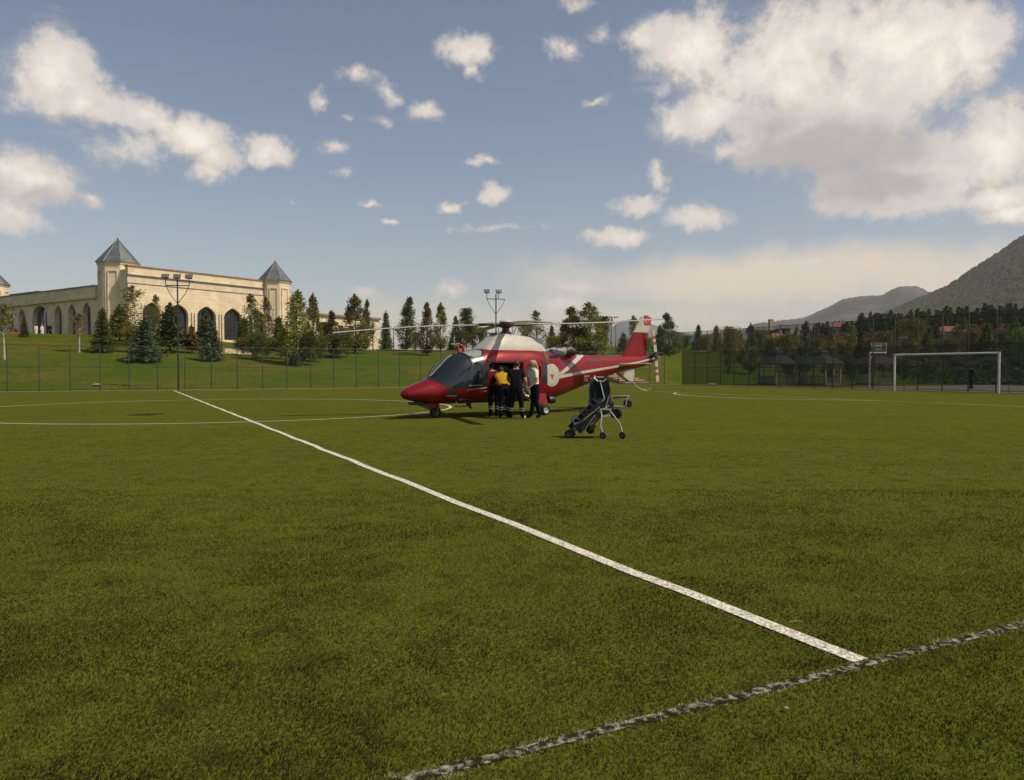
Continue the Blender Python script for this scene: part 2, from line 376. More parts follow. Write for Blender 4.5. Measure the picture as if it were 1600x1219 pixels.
M['winglass'] = pm('window_glass', (0.012, 0.015, 0.022), 0.12, scale=0.5, var=0.5, spec=0.45)
M['winglass2'] = pm('window_glass_pale', (0.06, 0.075, 0.085), 0.12, scale=0.6, var=0.5, spec=0.8)
M['mullion'] = pm('mullion', (0.03, 0.03, 0.035), 0.5, scale=3)
M['post'] = pm('green_post', (0.012, 0.028, 0.018), 0.55, scale=4, var=0.3)
M['net'] = netmat('chain_link', (0.018, 0.04, 0.022), 0.10)
M['net2'] = netmat('ball_net', (0.006, 0.013, 0.009), 0.66)
M['net3'] = netmat('upper_ball_net', (0.006, 0.013, 0.009), 0.34)
M['lampmetal'] = pm('lamp_metal', (0.10, 0.10, 0.10), 0.45, scale=5, metallic=0.4)
M['lampglass'] = pm('lamp_lens', (0.13, 0.13, 0.12), 0.2, scale=5)
M['whitepaint'] = pm('white_paint', (0.56, 0.55, 0.51), 0.45, scale=4, var=0.1)
M['stairstone'] = pm('stair_stone', (0.44, 0.34, 0.25), 0.85, scale=2, var=0.2)

# ------------------------------------------------------------------ ground sheet
def axis_pts(lo, hi, fine_lo, fine_hi, step, far):
    a = list(np.arange(fine_lo, fine_hi+.01, step)); q = fine_hi; k = step
    while q < hi: k *= 1.25; q += k; a.append(min(q, hi))
    q = fine_lo; k = step; b = []
    while q > lo: k *= 1.25; q -= k; b.append(max(q, lo))
    return np.array(b[::-1]+a)
def build_ground():
    S = axis_pts(-3000, 6000, -6, 150, 1.6, 0); S = np.sort(np.append(S, [59.9, 60.3, 60.9])); T = axis_pts(-4500, 5500, -70, 260, 2.2, 0)
    tt, s_ = np.meshgrid(T, S); Z = terr(s_, tt)
    V = np.stack([tt.ravel(), s_.ravel(), Z.ravel()], 1)
    me = np_mesh('ground', V, grid_faces(len(S), len(T)), [M['bank']], smooth=True)
    o = link('ground', me); o.location = P0; o.rotation_euler = (0, 0, FROT); tag(o, kind='structure')
build_ground()
def sheet(name, quads, mat, z, kind='structure'):
    b = MB()
    for q in quads: b.add([(p[0], p[1], z) for p in q], [(0, 1, 2, 3)])
    o = b.build(name, mat); o.location = P0; o.rotation_euler = (0, 0, FROT); return tag(o, kind=kind)
def rect(t0, t1, s0, s1): return [(t0, s0), (t1, s0), (t1, s1), (t0, s1)]
sheet('football_pitch', [rect(-80, 47.4, -16, 58.9)], M['turf'], 0.0)
sheet('soil_strip', [rect(-80, FENCE_T+.4, 58.9, 60.25)], M['dirt'], -0.004)
sheet('red_kerb_strip', [rect(47.4, 48.3, 2, 58.9)], M['redstrip'], 0.002)
sheet('sports_court', [rect(49.2, 74, -5, 44)], M['court'], -0.012)
LW = 0.105
sheet('touchline', [rect(-44.5, 44.7, -LW*.27, LW*.27)], M['worn'], 0.004)
def wavy(s0, s1, t, w):
    k = 90; e = [(s0+(s1-s0)*i/k) for i in range(k+1)]; f = lambda s: t+0.014*math.sin(s*2.1)+0.009*math.sin(s*4.7+1)
    return [[(f(a)-w/2, a), (f(a)+w/2, a), (f(b)+w/2, b), (f(b)-w/2, b)] for a, b in zip(e[:-1], e[1:])]
sheet('halfway_line', wavy(LW*.3, 57.2, 0, LW), M['line'], 0.008)
def arc(c, r, a0, a1, w, k=96):
    pts = [a0+(a1-a0)*i/k for i in range(k+1)]
    return [[(c[0]+(r-w/2)*math.cos(a), c[1]+(r-w/2)*math.sin(a)), (c[0]+(r+w/2)*math.cos(a), c[1]+(r+w/2)*math.sin(a)),
             (c[0]+(r+w/2)*math.cos(b), c[1]+(r+w/2)*math.sin(b)), (c[0]+(r-w/2)*math.cos(b), c[1]+(r-w/2)*math.sin(b))] for a, b in zip(pts[:-1], pts[1:])]
CS = 28.9
sheet('centre_circle', arc((0, CS), 8.95, 0, 2*math.pi, LW), M['line'], 0.004)
GT = 45.3
pa = GT-16.5; hb = 20.16
sheet('penalty_area_line', [rect(pa-.06, pa+.06, CS+.6-hb, CS+.6+hb), rect(pa+.06, GT, CS+.6+hb-.06, CS+.6+hb+.06), rect(pa+.06, GT, CS+.6-hb-.06, CS+.6-hb+.06)], M['faint'], 0.004)
da = math.acos(5.5/9.15)
sheet('penalty_arc', arc((GT-11, CS+.6), 9.15, math.pi-da, math.pi+da, LW, 48), M['line'], 0.008)
sheet('goal_line', [rect(GT-.06, GT+.06, .1, 57.2)], M['faint'], 0.004)
sheet('far_touchline', [rect(-44.5, -.1, 57.2, 57.3), rect(.1, GT-.1, 57.2, 57.3)], M['faint'], 0.004)

# turf blades close to the camera: countless, one object
def turf_blades():
    n = 460000; rng = np.random.default_rng(3)
    u = rng.random(n); dep = 2.3*(22.0/2.3)**(u**0.9); dep = np.where(rng.random(n) < .5, 2.3+rng.random(n)**1.2*7, dep)
    xx = (rng.random(n)*2-1)*0.74*dep
    dx = xx-P0.x; dy = dep-P0.y; s = dx*VU.x+dy*VU.y; t = dx*VV.x+dy*VV.y
    patch = fbm(xx*1.6, dep*1.6, 5, 5)+0.25*(fbm(xx*9, dep*9, 9, 3)-.45)
    ontl = np.abs(s-.02*(fbm(t*3.0, t*0+7, 4, 3)-.45)) < 0.040+0.035*fbm(t*6.0, t*0+3, 2, 3); onhl = (np.abs(t) < 0.046+0.024*fbm(s*9.0, s*0+np.sign(t)*5, 6, 3)) & (s > 0.02)
    keep = (rng.random(n) < np.clip(0.85+(0.50-patch)*0.8, 0.6, 1)) | ontl | onhl
    keep &= rng.random(n) < np.clip((22.0-dep)/17.0, 0, 1)
    hgt = 0.008+0.009*rng.random(n); hgt = hgt*np.clip(1.5-patch, .55, 1.15)
    hgt = np.where(ontl, 0.005+0.011*rng.random(n)**2, hgt); hgt = np.where(onhl, 0.008+.007*rng.random(n), hgt)
    clump = fbm(s*6+t*16.0, s*24.0-t*5, 21, 3)
    pd = ss(fbm(xx*.8+3, dep*1.0, 5, 5)+.5*(fbm(xx*5.0, dep*7.0, 13, 4)-.45), .40, .62); mi = np.where(rng.random(n) < .16+.62*pd+.14*ss(-dep, -8, -3), 1, 0)
    mi = np.where(ontl, np.where(clump+0.3*(rng.random(n)-.5) > 0.52, 2, 1), mi); mi = np.where(onhl, np.where(rng.random(n) < .76, 2, 1), mi)
    a = rng.random(n)*6.283; w = (0.0014+0.0010*dep/4)*(0.7+.6*rng.random(n)); lean = hgt*(0.3+0.9*rng.random(n)); la = 0.6+rng.normal(0, 1.3, n)
    b0 = np.stack([xx-np.cos(a)*w, dep-np.sin(a)*w, np.zeros(n)], 1); b1 = np.stack([xx+np.cos(a)*w, dep+np.sin(a)*w, np.zeros(n)], 1)
    tp = np.stack([xx+np.cos(la)*lean, dep+np.sin(la)*lean, hgt], 1)
    V = np.stack([b0, b1, tp], 1)[keep].reshape(-1, 3); F = np.arange(len(V)).reshape(-1, 3)
    o = link('turf_pile', np_mesh('turf_pile', V, F, [M['blade_a'], M['blade_b'], M['blade_w']], mi[keep]))
    tag(o, 'short olive green artificial turf fibres with dark rubber infill between', 'turf', kind='stuff')
turf_blades()

# ------------------------------------------------------------------ fences
def fence(name, label, a, b, h, step, rails, net, rp=0.03, cat='fence', net2=None, h2=None):
    a, b = Vector(a), Vector(b); Ln = (b-a).length; d = (b-a)/Ln; rz = math.atan2(d.y, d.x)
    root = empty(name, a, rz, label, cat); n = int(Ln/step)
    hp = h2 or h; pme = MB().lathe([(rp, -0.05), (rp, hp), (rp*.6, hp+.02)], n=8).mesh('post', M['post'], True)
    for i in range(n+1):
        o = link('post', pme, root, (i*step, 0, 0))
    for z in rails: MB().tube([(0, .035, z), (n*step, .035, z)], 0.022, 6).build('rail', M['post'], root)
    mb = MB(); mb.add([(0, .06, 0.04), (n*step, .06, 0.04), (n*step, .06, h), (0, .06, h)], [(0, 1, 2, 3)])
    mb.build('wire_mesh', net, root)
    if net2:
        mb = MB(); mb.add([(0, .064, h), (n*step, .064, h), (n*step, .064, h2), (0, .064, h2)], [(0, 1, 2, 3)]); mb.build('upper_net', net2, root)
    return root
fence('pitch_fence', 'long green chain link fence with thin posts along the foot of the grass bank', fw(FENCE_S, -62), fw(FENCE_S, FENCE_T-.5), 3.2, 1.85, (0.08, 1.68, 3.17), M['net'])
fence('ball_stop_fence', 'tall dark green ball stop fence standing behind the white goal', fw(FENCE_S, FENCE_T), fw(4, FENCE_T), 3.2, 1.85, (0.08, 1.7, 3.2, 5.27), M['net2'], 0.04, 'fence', M['net3'], 5.3)
fence('court_fence', 'green wire fence on the far side of the grey court', fw(52, 74.5), fw(-4, 74.5), 3.0, 2.6, (0.1, 2.97), M['net'], 0.04)

# floodlight masts
def floodlight(name, label, base, h, lamps, rz=0.0):
    root = empty(name, base, rz, label, 'floodlight', 'floodlight masts along the fence')
    b = MB(); b.tube([(0, 0, -.1), (0, 0, h)], [0.075, 0.05], 10); b.build('pole', M['post'], root, True)
    b = MB(); b.tube([(-.82, 0, h-.42), (.82, 0, h-.42)], .035, 8)
    b.build('crossbar', M['post'], root, True)
    for sgn in (-1, 1):
        MB().tube([(sgn*.8, 0, h-.42), (sgn*.55, 0, h-1.0), (0, 0, h-1.75)], .025, 6).build('brace', M['post'], root, True)
    for x in lamps:
        q = Matrix.Rotation(R(-28), 3, 'X')
        MB().tube([(x, 0, h-.42 if x else h-.05), (x, 0, h+.05)], .03, 6).build('bracket', M['post'], root, True)
        c = MB(); c.prism([q @ Vector(p)+Vector((x, 0, h+.22)) for p in ((-.27,-.1,-.17),(.27,-.1,-.17),(.27,-.1,.17),(-.27,-.1,.17))],
                          [q @ Vector(p)+Vector((x, 0, h+.22)) for p in ((-.17,.13,-.1),(.17,.13,-.1),(.17,.13,.1),(-.17,.13,.1))])
        lo = c.build('lamp_head', M['lampmetal'], root)
        g = MB(); g.box(q @ Vector((0, -.108, 0))+Vector((x, 0, h+.22)), (.48, .014, .28), q); g.build('lens', M['lampglass'], lo)
    return root
g1 = at(279, 600, 56.3); floodlight('floodlight_mast', 'dark floodlight mast with three lamp heads by the fence near the halfway line', (g1.x, g1.y, 0), 8.05, (-.82, 0, .82), R(8))
g2 = at(775, 590, 67.5); floodlight('floodlight_mast', 'floodlight mast with two lamp heads on a braced crossbar rising behind the helicopter', (g2.x, g2.y, 0), 8.1, (-.82, .22), R(12))

# ------------------------------------------------------------------ football goal and basketball hoop
def goal():
    c = fw(CS+.85, GT-.25); root = empty('football_goal', (c.x, c.y, 0), FROT, 'white steel football goal frame without a net', 'goal')
    W2, Hh = 3.6, 2.52
    for sg in (-1, 1):
        MB().tube([(0, sg*W2, -.05), (0, sg*W2, Hh+.06)], .07, 12).build('goalpost', M['whitepaint'], root, True)
        b = MB(); b.tube([(0.05, sg*W2, Hh-.02), (.5, sg*W2, Hh-.25), (1.1, sg*W2, .04)], .02, 6); b.build('stay', M['lampmetal'], root, True)
    MB().tube([(0, -W2+.07, Hh), (0, W2-.07, Hh)], .06, 12).build('crossbar', M['whitepaint'], root, True)
goal()
def hoop():
    b0 = at(1358, 604, 64); root = empty('basketball_hoop', (b0.x, b0.y, 0), R(14), 'white painted basketball hoop stand on the court behind the fence', 'basketball hoop')
    b = MB(); b.tube([(0, 0, -.05), (0, 0, 2.86)], .075, 10); b.build('pole', M['whitepaint'], root, True)
    b = MB(); b.tube([(-.03, 0, 2.9), (1.62, 0, 2.9)], .07, 10); b.build('arm', M['whitepaint'], root, True)
    MB().tube([(.05, 0, 2.3), (.35, 0, 2.84)], .03, 6).build('brace', M['whitepaint'], root, True)
    MB().tube([(.3, 0, 2.95), (.18, .05, 3.7)], .035, 6).build('strut', M['whitepaint'], root, True)
    MB().tube([(1.6, 0, 2.8), (1.6, 0, 3.75)], .05, 8).build('strut', M['whitepaint'], root, True)
    p = MB(); p.box((.95, .12, 3.38), (1.3, .03, .8)); bd = p.build('backboard', glassmat('acrylic', (0.25, 0.27, 0.27), 0.3), root)
    f = MB()
    for (x, z, w, h) in ((.95, 3.18, .5, .04), (.95, 3.5, .5, .04), (.72, 3.34, .04, .28), (1.18, 3.34, .04, .28)): f.box((x, .095, z), (w, .014, h))
    f.build('target_square', M['whitepaint'], bd)
    rg = [(.95+.22*math.cos(a), -.22+.22*math.sin(a), 3.08) for a in np.linspace(0, 6.283, 17)]
    MB().tube(rg, .012, 6, False).build('rim', pm('rim_orange', (.4, .1, .03), .5), root, True)
hoop()

# ------------------------------------------------------------------ stair on the bank
def stairs():
    a = ground(1046, 602.6); s0, t0 = st(a.x, a.y)
    root = empty('stone_stairs', fw(60.2, t0-1.0, 0), FROT, 'broad pale stone stairs climbing the grass bank behind the helicopter tail', 'stairs')
    for i in range(9):
        z = .21*(i+1); b = MB(); b.box((0, .95*i+.5, z/2-.25), (2.9, .96, z+.4)); so_ = b.build('step', M['stone_br'], root); b = MB(); b.box((0, .95*i+.44, z+.0), (3.05, 1.06, .10)); b.build('tread', M['stairstone'], so_)  # risers in darker stone paint in the shade under each tread
stairs()

# ------------------------------------------------------------------ building
FD = Vector((0.569, 0.822, 0)).normalized(); WD = Vector((-FD.y, FD.x, 0))
BZ = 6.0
def archpts(w, z0, zs, za, k=7):
    """pointed arch outline (x,z): up the right side, over the apex, down the left"""
    pts = [(w/2, z0)]
    for i in range(k+1):
        a = i/k; pts.append((w/2*(1-a), zs+(za-zs)*(.62*math.sqrt(1-(1-a)**2)+.38*a)) if w < 4 else (w/2*math.cos(a*math.pi/2), zs+(za-zs)*math.sin(a*math.pi/2)))
    return pts+[(-x, z) for x, z in pts[-2::-1]]
def arched_wall(b, segs, z0, z1, thick, x0, x1):
    """front wall made of pieces round the arched openings; local x along, y into the building"""
    xs = x0
    for (c, w, zs, za, zb) in segs:
        if c-w/2 > xs+.01: b.prism([(xs,0,z0),(c-w/2,0,z0),(c-w/2,0,z1),(xs,0,z1)], [(xs,thick,z0),(c-w/2,thick,z0),(c-w/2,thick,z1),(xs,thick,z1)])
        ar = archpts(w, zb, zs, za); top = [(c+x, z) for x, z in ar[1:-1]]
        n = len(top)
        for i in range(n-1):
            (xa, za_), (xb, zb_) = top[i], top[i+1]
            if abs(xa-xb) < 1e-4: continue
            b.prism([(xb,0,zb_),(xa,0,za_),(xa,0,z1),(xb,0,z1)], [(xb,thick,zb_),(xa,thick,za_),(xa,thick,z1),(xb,thick,z1)])
        if zb > z0+.02: b.prism([(c-w/2,0,z0),(c+w/2,0,z0),(c+w/2,0,zb),(c-w/2,0,zb)], [(c-w/2,thick,z0),(c+w/2,thick,z0),(c+w/2,thick,zb),(c-w/2,thick,zb)])
        xs = c+w/2
    if xs < x1: b.prism([(xs,0,z0),(x1,0,z0),(x1,0,z1),(xs,0,z1)], [(xs,thick,z0),(x1,thick,z0),(x1,thick,z1),(xs,thick,z1)])
def window(root, c, w, zb, zs, za, y, glass, nm=3, nt=3):
    ar = archpts(w+.1, zb, zs, za+.05); b = MB()
    b.prism([(c+x, y, z) for x, z in ar], [(c+x, y+.06, z) for x, z in ar]); wo = b.build('window', glass, root)
    for i in range(nm):
        x = -w/2+(i+1)*w/(nm+1); zt_ = zs+(za-zs)*(1-abs(x)/(w/2))*.8
        q = MB(); q.box((c+x, y-.03, (zb+zt_)/2), (.09, .05, zt_-zb)); q.build('mullion', M['mullion'], wo)
    for i in range(nt):
        z = zb+(i+1)*(zs-zb)/(nt+.3); q = MB(); q.box((c, y-.025, z), (w, .045, .08)); q.build('transom', M['mullion'], wo)
def tower(name, label, c, r=3.15, h=11.0, roofh=3.5, rz=0.0):
    root = empty(name, c, rz, label, 'tower', 'octagonal corner towers')
    def oc(rr, z): return [(rr*math.cos(R(22.5+45*i)), rr*math.sin(R(22.5+45*i)), z) for i in range(8)]
    MB().prism(oc(r, -1.5), oc(r, h-.35)).build('wall', M['stone'], root)
    MB().prism(oc(r+.12, h-.35), oc(r+.16, h)).build('cornice', M['stone_lt'], root)
    ap = r*math.cos(R(22.5)); side = 2*r*math.sin(R(22.5))
    for i in range(8):
        q = Matrix.Rotation(R(45*i), 3, 'Z'); fo = None
        for (y0, z, w, hh) in ((-side*.3, h*.5-.2, .16, h-2.2), (side*.3, h*.5-.2, .16, h-2.2), (0, h-1.35, side*.6-.16, .16)):
            b = MB(); b.box(q @ Vector((ap+.05, y0, z)), (.14, w, hh), q); b.build('panel_frame', M['stone_lt'], root)
    b = MB(); b.add(oc(r+.32, h)+[(0, 0, h+roofh)], [(i, (i+1) % 8, 8) for i in range(8)]+[tuple(range(7, -1, -1))]); ro = b.build('roof', M['lead'], root)
    for i in range(8):
        p = Vector(oc(r+.34, h)[i]); MB().tube([p, (0, 0, h+roofh+.02)], .045, 5).build('seam', M['lead'], ro)
    MB().lathe([(.12, h+roofh-.15), (.17, h+roofh+.05), (.09, h+roofh+.14), (.06, h+roofh+.22), (.01, h+roofh+.32)], n=8).build('finial', M['lampglass'], root, True)
    return root
f0 = at(222, 525, 112); f0.z = BZ
FR = math.atan2(FD.y, FD.x)
def main_hall():
    root = empty('arcade_hall', (f0.x, f0.y, BZ), FR, 'sandy limestone hall with tall pointed dark windows between two towers', 'building')
    segs = [(1.5, 2.7, 4.0, 5.4, .3)]+[(c, 3.3, 4.0, 5.45, .3) for c in (5.75, 10.55, 15.3, 20.0)]
    H = 10.35; b = MB(); arched_wall(b, segs, -1.2, 8.0, .7, -2.0, 22.6)
    b.prism([(-2,0,9.2),(22.6,0,9.2),(22.6,0,H),(-2,0,H)], [(-2,.7,9.2),(22.6,.7,9.2),(22.6,.7,H),(-2,.7,H)])
    b.box((10.3, 9, 4.4), (24.4, 16.4, 11.2)) if False else None
    b.build('wall', M['stone'], root)
    MB().box((10.3, .42, 8.6), (24.6, .56, 1.2)).build('frieze', M['stone_lt'], root)
    for z in (8.0, 9.2): MB().box((10.3, -.02, z), (24.6, .12, .09)).build('string_course', M['greystrip'], root)
    MB().box((10.3, .35, H+.11), (24.8, .9, .22)).build('coping', M['stone_br'], root)
    MB().box((10.3, 3.6, 4.5), (24.4, 5.6, 11.0)).build('hall_body', M['stone'], root)
    for (c, w, zs, za, zb) in segs: window(root, c, w, zb, zs, za, .62, M['winglass'])
    for c in (3.45, 8.15, 12.95, 17.7):
        for dx in (-.24, .24): MB().box((c+dx, -.04, 2.2), (.16, .09, 4.2)).build('pilaster_strip', M['stone_br'], root)
main_hall()
t1 = at(186, 525, 114.0); tower('octagonal_tower', 'octagonal stone tower with grey pointed roof between the shaded wing and sunlit hall', (t1.x, t1.y, BZ), 2.72, 11.2, 3.6, FR)
t2 = f0+FD*23.9-WD*(-.3); tower('octagonal_tower', 'octagonal stone tower with grey roof at the tree-covered end of the hall', (t2.x, t2.y, BZ), 2.62, 10.6, 3.4, FR)
t3 = at(-14, 525, 155); tower('octagonal_tower', 'octagonal tower partly hidden behind the shaded wing roof', (t3.x, t3.y, BZ), 3.2, 12.6, 3.9, FR)
w0 = at(153, 525, 113.8); w0.z = BZ
def wing():
    # local x runs away from the tower (WD), y into the building
    root = empty('shaded_wing', (w0.x, w0.y, BZ), math.atan2(WD.y, WD.x), 'long low stone wing in shade with arched windows and deep eaves band', 'building')
    root.scale = (1, -1, 1)
    segs = [(3.1, 2.3, 4.2, 5.6, .2), (7.6, 2.3, 4.2, 5.6, .2), (11.9, 2.3, 4.2, 5.6, .2), (18.0, 5.2, 3.6, 5.8, .2), (24.3, 2.3, 4.2, 5.6, .2), (28.6, 2.3, 4.2, 5.6, .2), (32.9, 2.3, 4.2, 5.6, .2), (37.2, 2.3, 4.2, 5.6, .2), (41.5, 2.3, 4.2, 5.6, .2)]
    b = MB(); arched_wall(b, segs, -1.2, 6.1, .8, -1.0, 52); b.build('wall', M['stone'], root)
    MB().prism([(-.6,-.55,6.1),(52,-.55,6.1),(52,8,6.1),(-.6,8,6.1)], [(-.6,-.75,7.75),(52,-.75,7.75),(52,8,7.75),(-.6,8,7.75)]).build('eaves_band', M['stone'], root)
    MB().box((25.7, 3.4, 7.85), (52.6, 8.6, .16)).build('coping', M['lead'], root)
    MB().box((25.5, 5, 2.5), (52.6, 6.6, 7.1)).build('wing_body', M['stone'], root)
    for (c, w, zs, za, zb) in segs:
        window(root, c, w, zb, zs, za, .7, M['winglass2'], 4 if w > 4 else 2)
        ar = archpts(w+.35, zb, zs, za+.2); ai = archpts(w+.02, zb, zs, za+.01); q = MB()
        n = len(ar)
        for i in range(n-1):
            q.prism([(c+ar[i][0], -.06, ar[i][1]), (c+ar[i+1][0], -.06, ar[i+1][1]), (c+ai[i+1][0], -.06, ai[i+1][1]), (c+ai[i][0], -.06, ai[i][1])],
                    [(c+ar[i][0], .1, ar[i][1]), (c+ar[i+1][0], .1, ar[i+1][1]), (c+ai[i+1][0], .1, ai[i+1][1]), (c+ai[i][0], .1, ai[i][1])])
        q.build('arch_trim', M['stone_lt'], root)
wing()
def back_roof():
    c = at(50, 470, 165); root = empty('dark_roofed_block', (c.x, c.y, BZ), FR, 'dark flat roofed block showing above the shaded wing', 'building')
    MB().box((0, 0, 4.6), (9, 26, 9.2)).build('wall', M['stone_br'], root)
    MB().box((0, 0, 10.2), (10, 28, 2.0)).build('roof', M['darkroof'], root)
    for i in range(5): MB().box((-5.02, -11+5.4*i, 10.2), (.12, .3, 1.9)).build('roof_rib', M['darkroof'], root)
back_roof()
def low_wing():
    c = at(490, 532, 150); root = empty('low_stone_wing', (c.x, c.y, 5.2), FR, 'low stone wing glimpsed between trees beyond the end tower', 'building')
    MB().box((7, 4, 3.2), (22, 8, 7.6)).build('wall', M['stone'], root)
    MB().box((7, 3.9, 7.2), (22.5, 8.6, .4)).build('coping', M['stone_br'], root)
    for i in range(7): MB().box((-1.6+2.9*i, -.03, 4.6), (1.3, .08, 1.4)).build('window', M['winglass'], root)
low_wing()

# ------------------------------------------------------------------ mountains
M['hill_near'] = pm('forest_hill', (0.016, 0.022, 0.006), 0.95, scale=0.13, col2=(0.050, 0.046, 0.013), bump=1.0, bscale=0.2, lo=0.36, hi=0.70, det=12)
M['hill_mid'] = pm('wooded_ridge', (0.020, 0.024, 0.016), 0.95, scale=0.006, col2=(0.070, 0.058, 0.042), lo=0.45, hi=0.7, det=9)
M['hill_far'] = pm('distant_ridge', (0.05, 0.06, 0.05), 0.95, scale=0.002, var=0.3)
def ridge(name, prof, D, foot, mat, rough, seed, nc=260, nr=70, back=0.5, canopy=0.0):
    """prof: (px, py) of the crest seen from the pitch; crest stands at distance D, its foot at distance foot"""
    xs = np.array([p[0] for p in prof], float); ys = np.array([p[1] for p in prof], float)
    X = np.linspace(xs[0], xs[-1], nc); Y = np.interp(X, xs, ys)
    ker = np.array([1, 2, 3, 2, 1])/9.0; Y = np.convolve(np.pad(Y, 2, 'edge'), ker, 'valid')
    u = (X-800)/FPX; crest = CAMZ+(578.5-Y)/FPX*D; rows = []
    q = np.concatenate([np.linspace(0, 1, nr), 1+np.linspace(.05, 1, 14)*back])
    for k in q:
        dep = foot+(D-foot)*min(k, 1)+(max(k-1, 0))*D
        pz = (k**1.35 if k <= 1 else max(0, 1-((k-1)/back)**1.3))
        dd = np.full(nc, dep)+(fbm(u*14, np.full(nc, k*5), seed+5)-.47)*(D-foot)*.05
        z = 3+(crest-3)*pz+rough*(fbm(u*D/60, np.full(nc, dep/60.0), seed, 6)-.49)*min(1, k*3)
        z = z-rough*0.5*(np.abs(fbm(u*26, np.full(nc, k*2.0), seed+9)-.47)*2)*np.clip(1-abs(k-.5)*2, 0, 1)
        z = z+canopy*np.random.rand(nc)
        rows.append(np.stack([u*dd, dd, z], 1))
    V = np.concatenate(rows); o = link(name, np_mesh(name, V, grid_faces(len(q), nc), [mat], smooth=True)); return tag(o, kind='structure')
ridge('forested_hill', [(1180,578),(1290,520),(1380,492),(1440,466),(1470,452),(1500,432),(1540,407),(1570,388),(1600,368),(1700,300),(1850,230),(2050,200),(2300,260),(2600,420)], 950, 300, M['hill_near'], 6, 1, 620, 200, .5, 3.0)
ridge('grey_ridge', [(1060,560),(1130,528),(1180,506),(1225,500),(1260,497),(1288,482),(1315,468),(1345,466),(1375,463),(1400,451),(1430,448),(1452,458),(1520,470),(1700,480),(2000,560)], 2600, 1300, M['hill_mid'], 14, 2, 420, 90, .5, 3.0)
ridge('distant_mountain', [(860,560),(930,528),(958,511),(975,501),(995,499),(1020,510),(1050,519),(1090,522),(1140,518),(1220,510),(1400,540),(1500,570)], 5200, 3600, M['hill_far'], 40, 4)
ridge('distant_mountain', [(-900,575),(-500,540),(-200,548),(100,555),(400,560),(600,566),(800,565),(900,572)], 5400, 3800, M['hill_far'], 40, 6)
# ------------------------------------------------------------------ helicopter (local x aft from the nose, y to starboard, z up)
M['red'] = pm('red_paint', (0.21, 0.005, 0.009), 0.34, scale=2.0, var=0.12, spec=0.4, coat=0.25, metallic=0.3)
M['hwhite'] = pm('cowl_white', (0.41, 0.40, 0.345), 0.4, scale=5, var=0.07)
M['black'] = pm('matt_black', (0.012, 0.012, 0.014), 0.5, scale=4, var=0.3)
M['frame_black'] = pm('canopy_black', (0.016, 0.017, 0.020), 0.25, scale=4, var=0.3, coat=0.3)
M['tyre'] = pm('tyre_rubber', (0.014, 0.014, 0.014), 0.85, scale=20, var=0.3)
M['rim'] = pm('wheel_rim', (0.55, 0.54, 0.50), 0.45, scale=10, var=0.1)
M['steel'] = pm('steel', (0.42, 0.41, 0.40), 0.35, scale=8, var=0.15, metallic=0.7)
M['darksteel'] = pm('dark_steel', (0.07, 0.065, 0.06), 0.45, scale=8, var=0.3, metallic=0.5)
M['blade'] = pm('rotor_blade', (0.38, 0.37, 0.35), 0.38, scale=1.5, var=0.1)
M['bronze'] = pm('intake_mesh', (0.13, 0.095, 0.04), 0.4, scale=30, var=0.4, metallic=0.6)
M['glass'] = glassmat('canopy_glass', (0.022, 0.036, 0.050), 0.50)
M['roofglass'] = glassmat('roof_glass', (0.30, 0.33, 0.35), 0.8)  # pale tint imitates the sky reflected in the roof panes
M['cabin'] = pm('cabin_lining', (0.05, 0.05, 0.05), 0.9, scale=4, var=0.3)
M['seat'] = pm('seat_fabric', (0.05, 0.06, 0.075), 0.9, scale=12, var=0.3)
M['grille'] = pm('console_grey', (0.22, 0.23, 0.25), 0.6, scale=8, var=0.2)
M['flagred'] = pm('flag_red', (0.50, 0.008, 0.012), 0.5, scale=6, var=0.08)
M['stripered'] = pm('stripe_red', (0.26, 0.045, 0.04), 0.45, scale=6, var=0.1)
M['yellow'] = pm('tip_yellow', (0.5, 0.32, 0.05), 0.5, scale=6, var=0.1)
SEC = np.array([  # t, zbot, ztop, half width, exponent
 (0.00,.690,.790,.03,2.0),(.04,.655,.835,.11,2.0),(.12,.60,.885,.20,2.0),(.3,.545,.97,.31,2.1),(.6,.485,1.09,.44,2.2),(.95,.445,1.225,.56,2.3),(1.3,.425,1.52,.66,2.4),(1.7,.42,1.855,.73,2.6),
 (2.1,.42,2.015,.78,2.9),(2.5,.42,2.085,.81,3.1),(3.0,.42,2.16,.82,3.3),(4.0,.42,2.19,.82,3.3),(4.8,.42,2.19,.82,3.2),(5.2,.43,2.16,.80,3.0),(5.7,.475,2.10,.72,2.7),(6.2,.585,2.03,.60,2.4),
 (6.8,.75,1.99,.47,2.3),(7.4,.92,1.98,.39,2.2),(8.0,1.08,1.98,.33,2.2),(9.0,1.33,1.98,.26,2.2),(10.0,1.50,1.99,.20,2.1),(10.7,1.63,2.0,.15,2.0),(11.2,1.79,2.015,.09,2.0),(11.5,1.95,2.0,.02,2.0)])
def csp(x, xp, fp):   # smooth monotone-ish interpolation (Catmull-Rom on uneven knots)
    x = np.asarray(x, float); i = np.clip(np.searchsorted(xp, x)-1, 0, len(xp)-2)
    m = np.gradient(fp, xp); h = xp[i+1]-xp[i]; u = np.clip((x-xp[i])/h, 0, 1)
    return (2*u**3-3*u**2+1)*fp[i]+(u**3-2*u**2+u)*h*m[i]+(-2*u**3+3*u**2)*fp[i+1]+(u**3-u**2)*h*m[i+1]
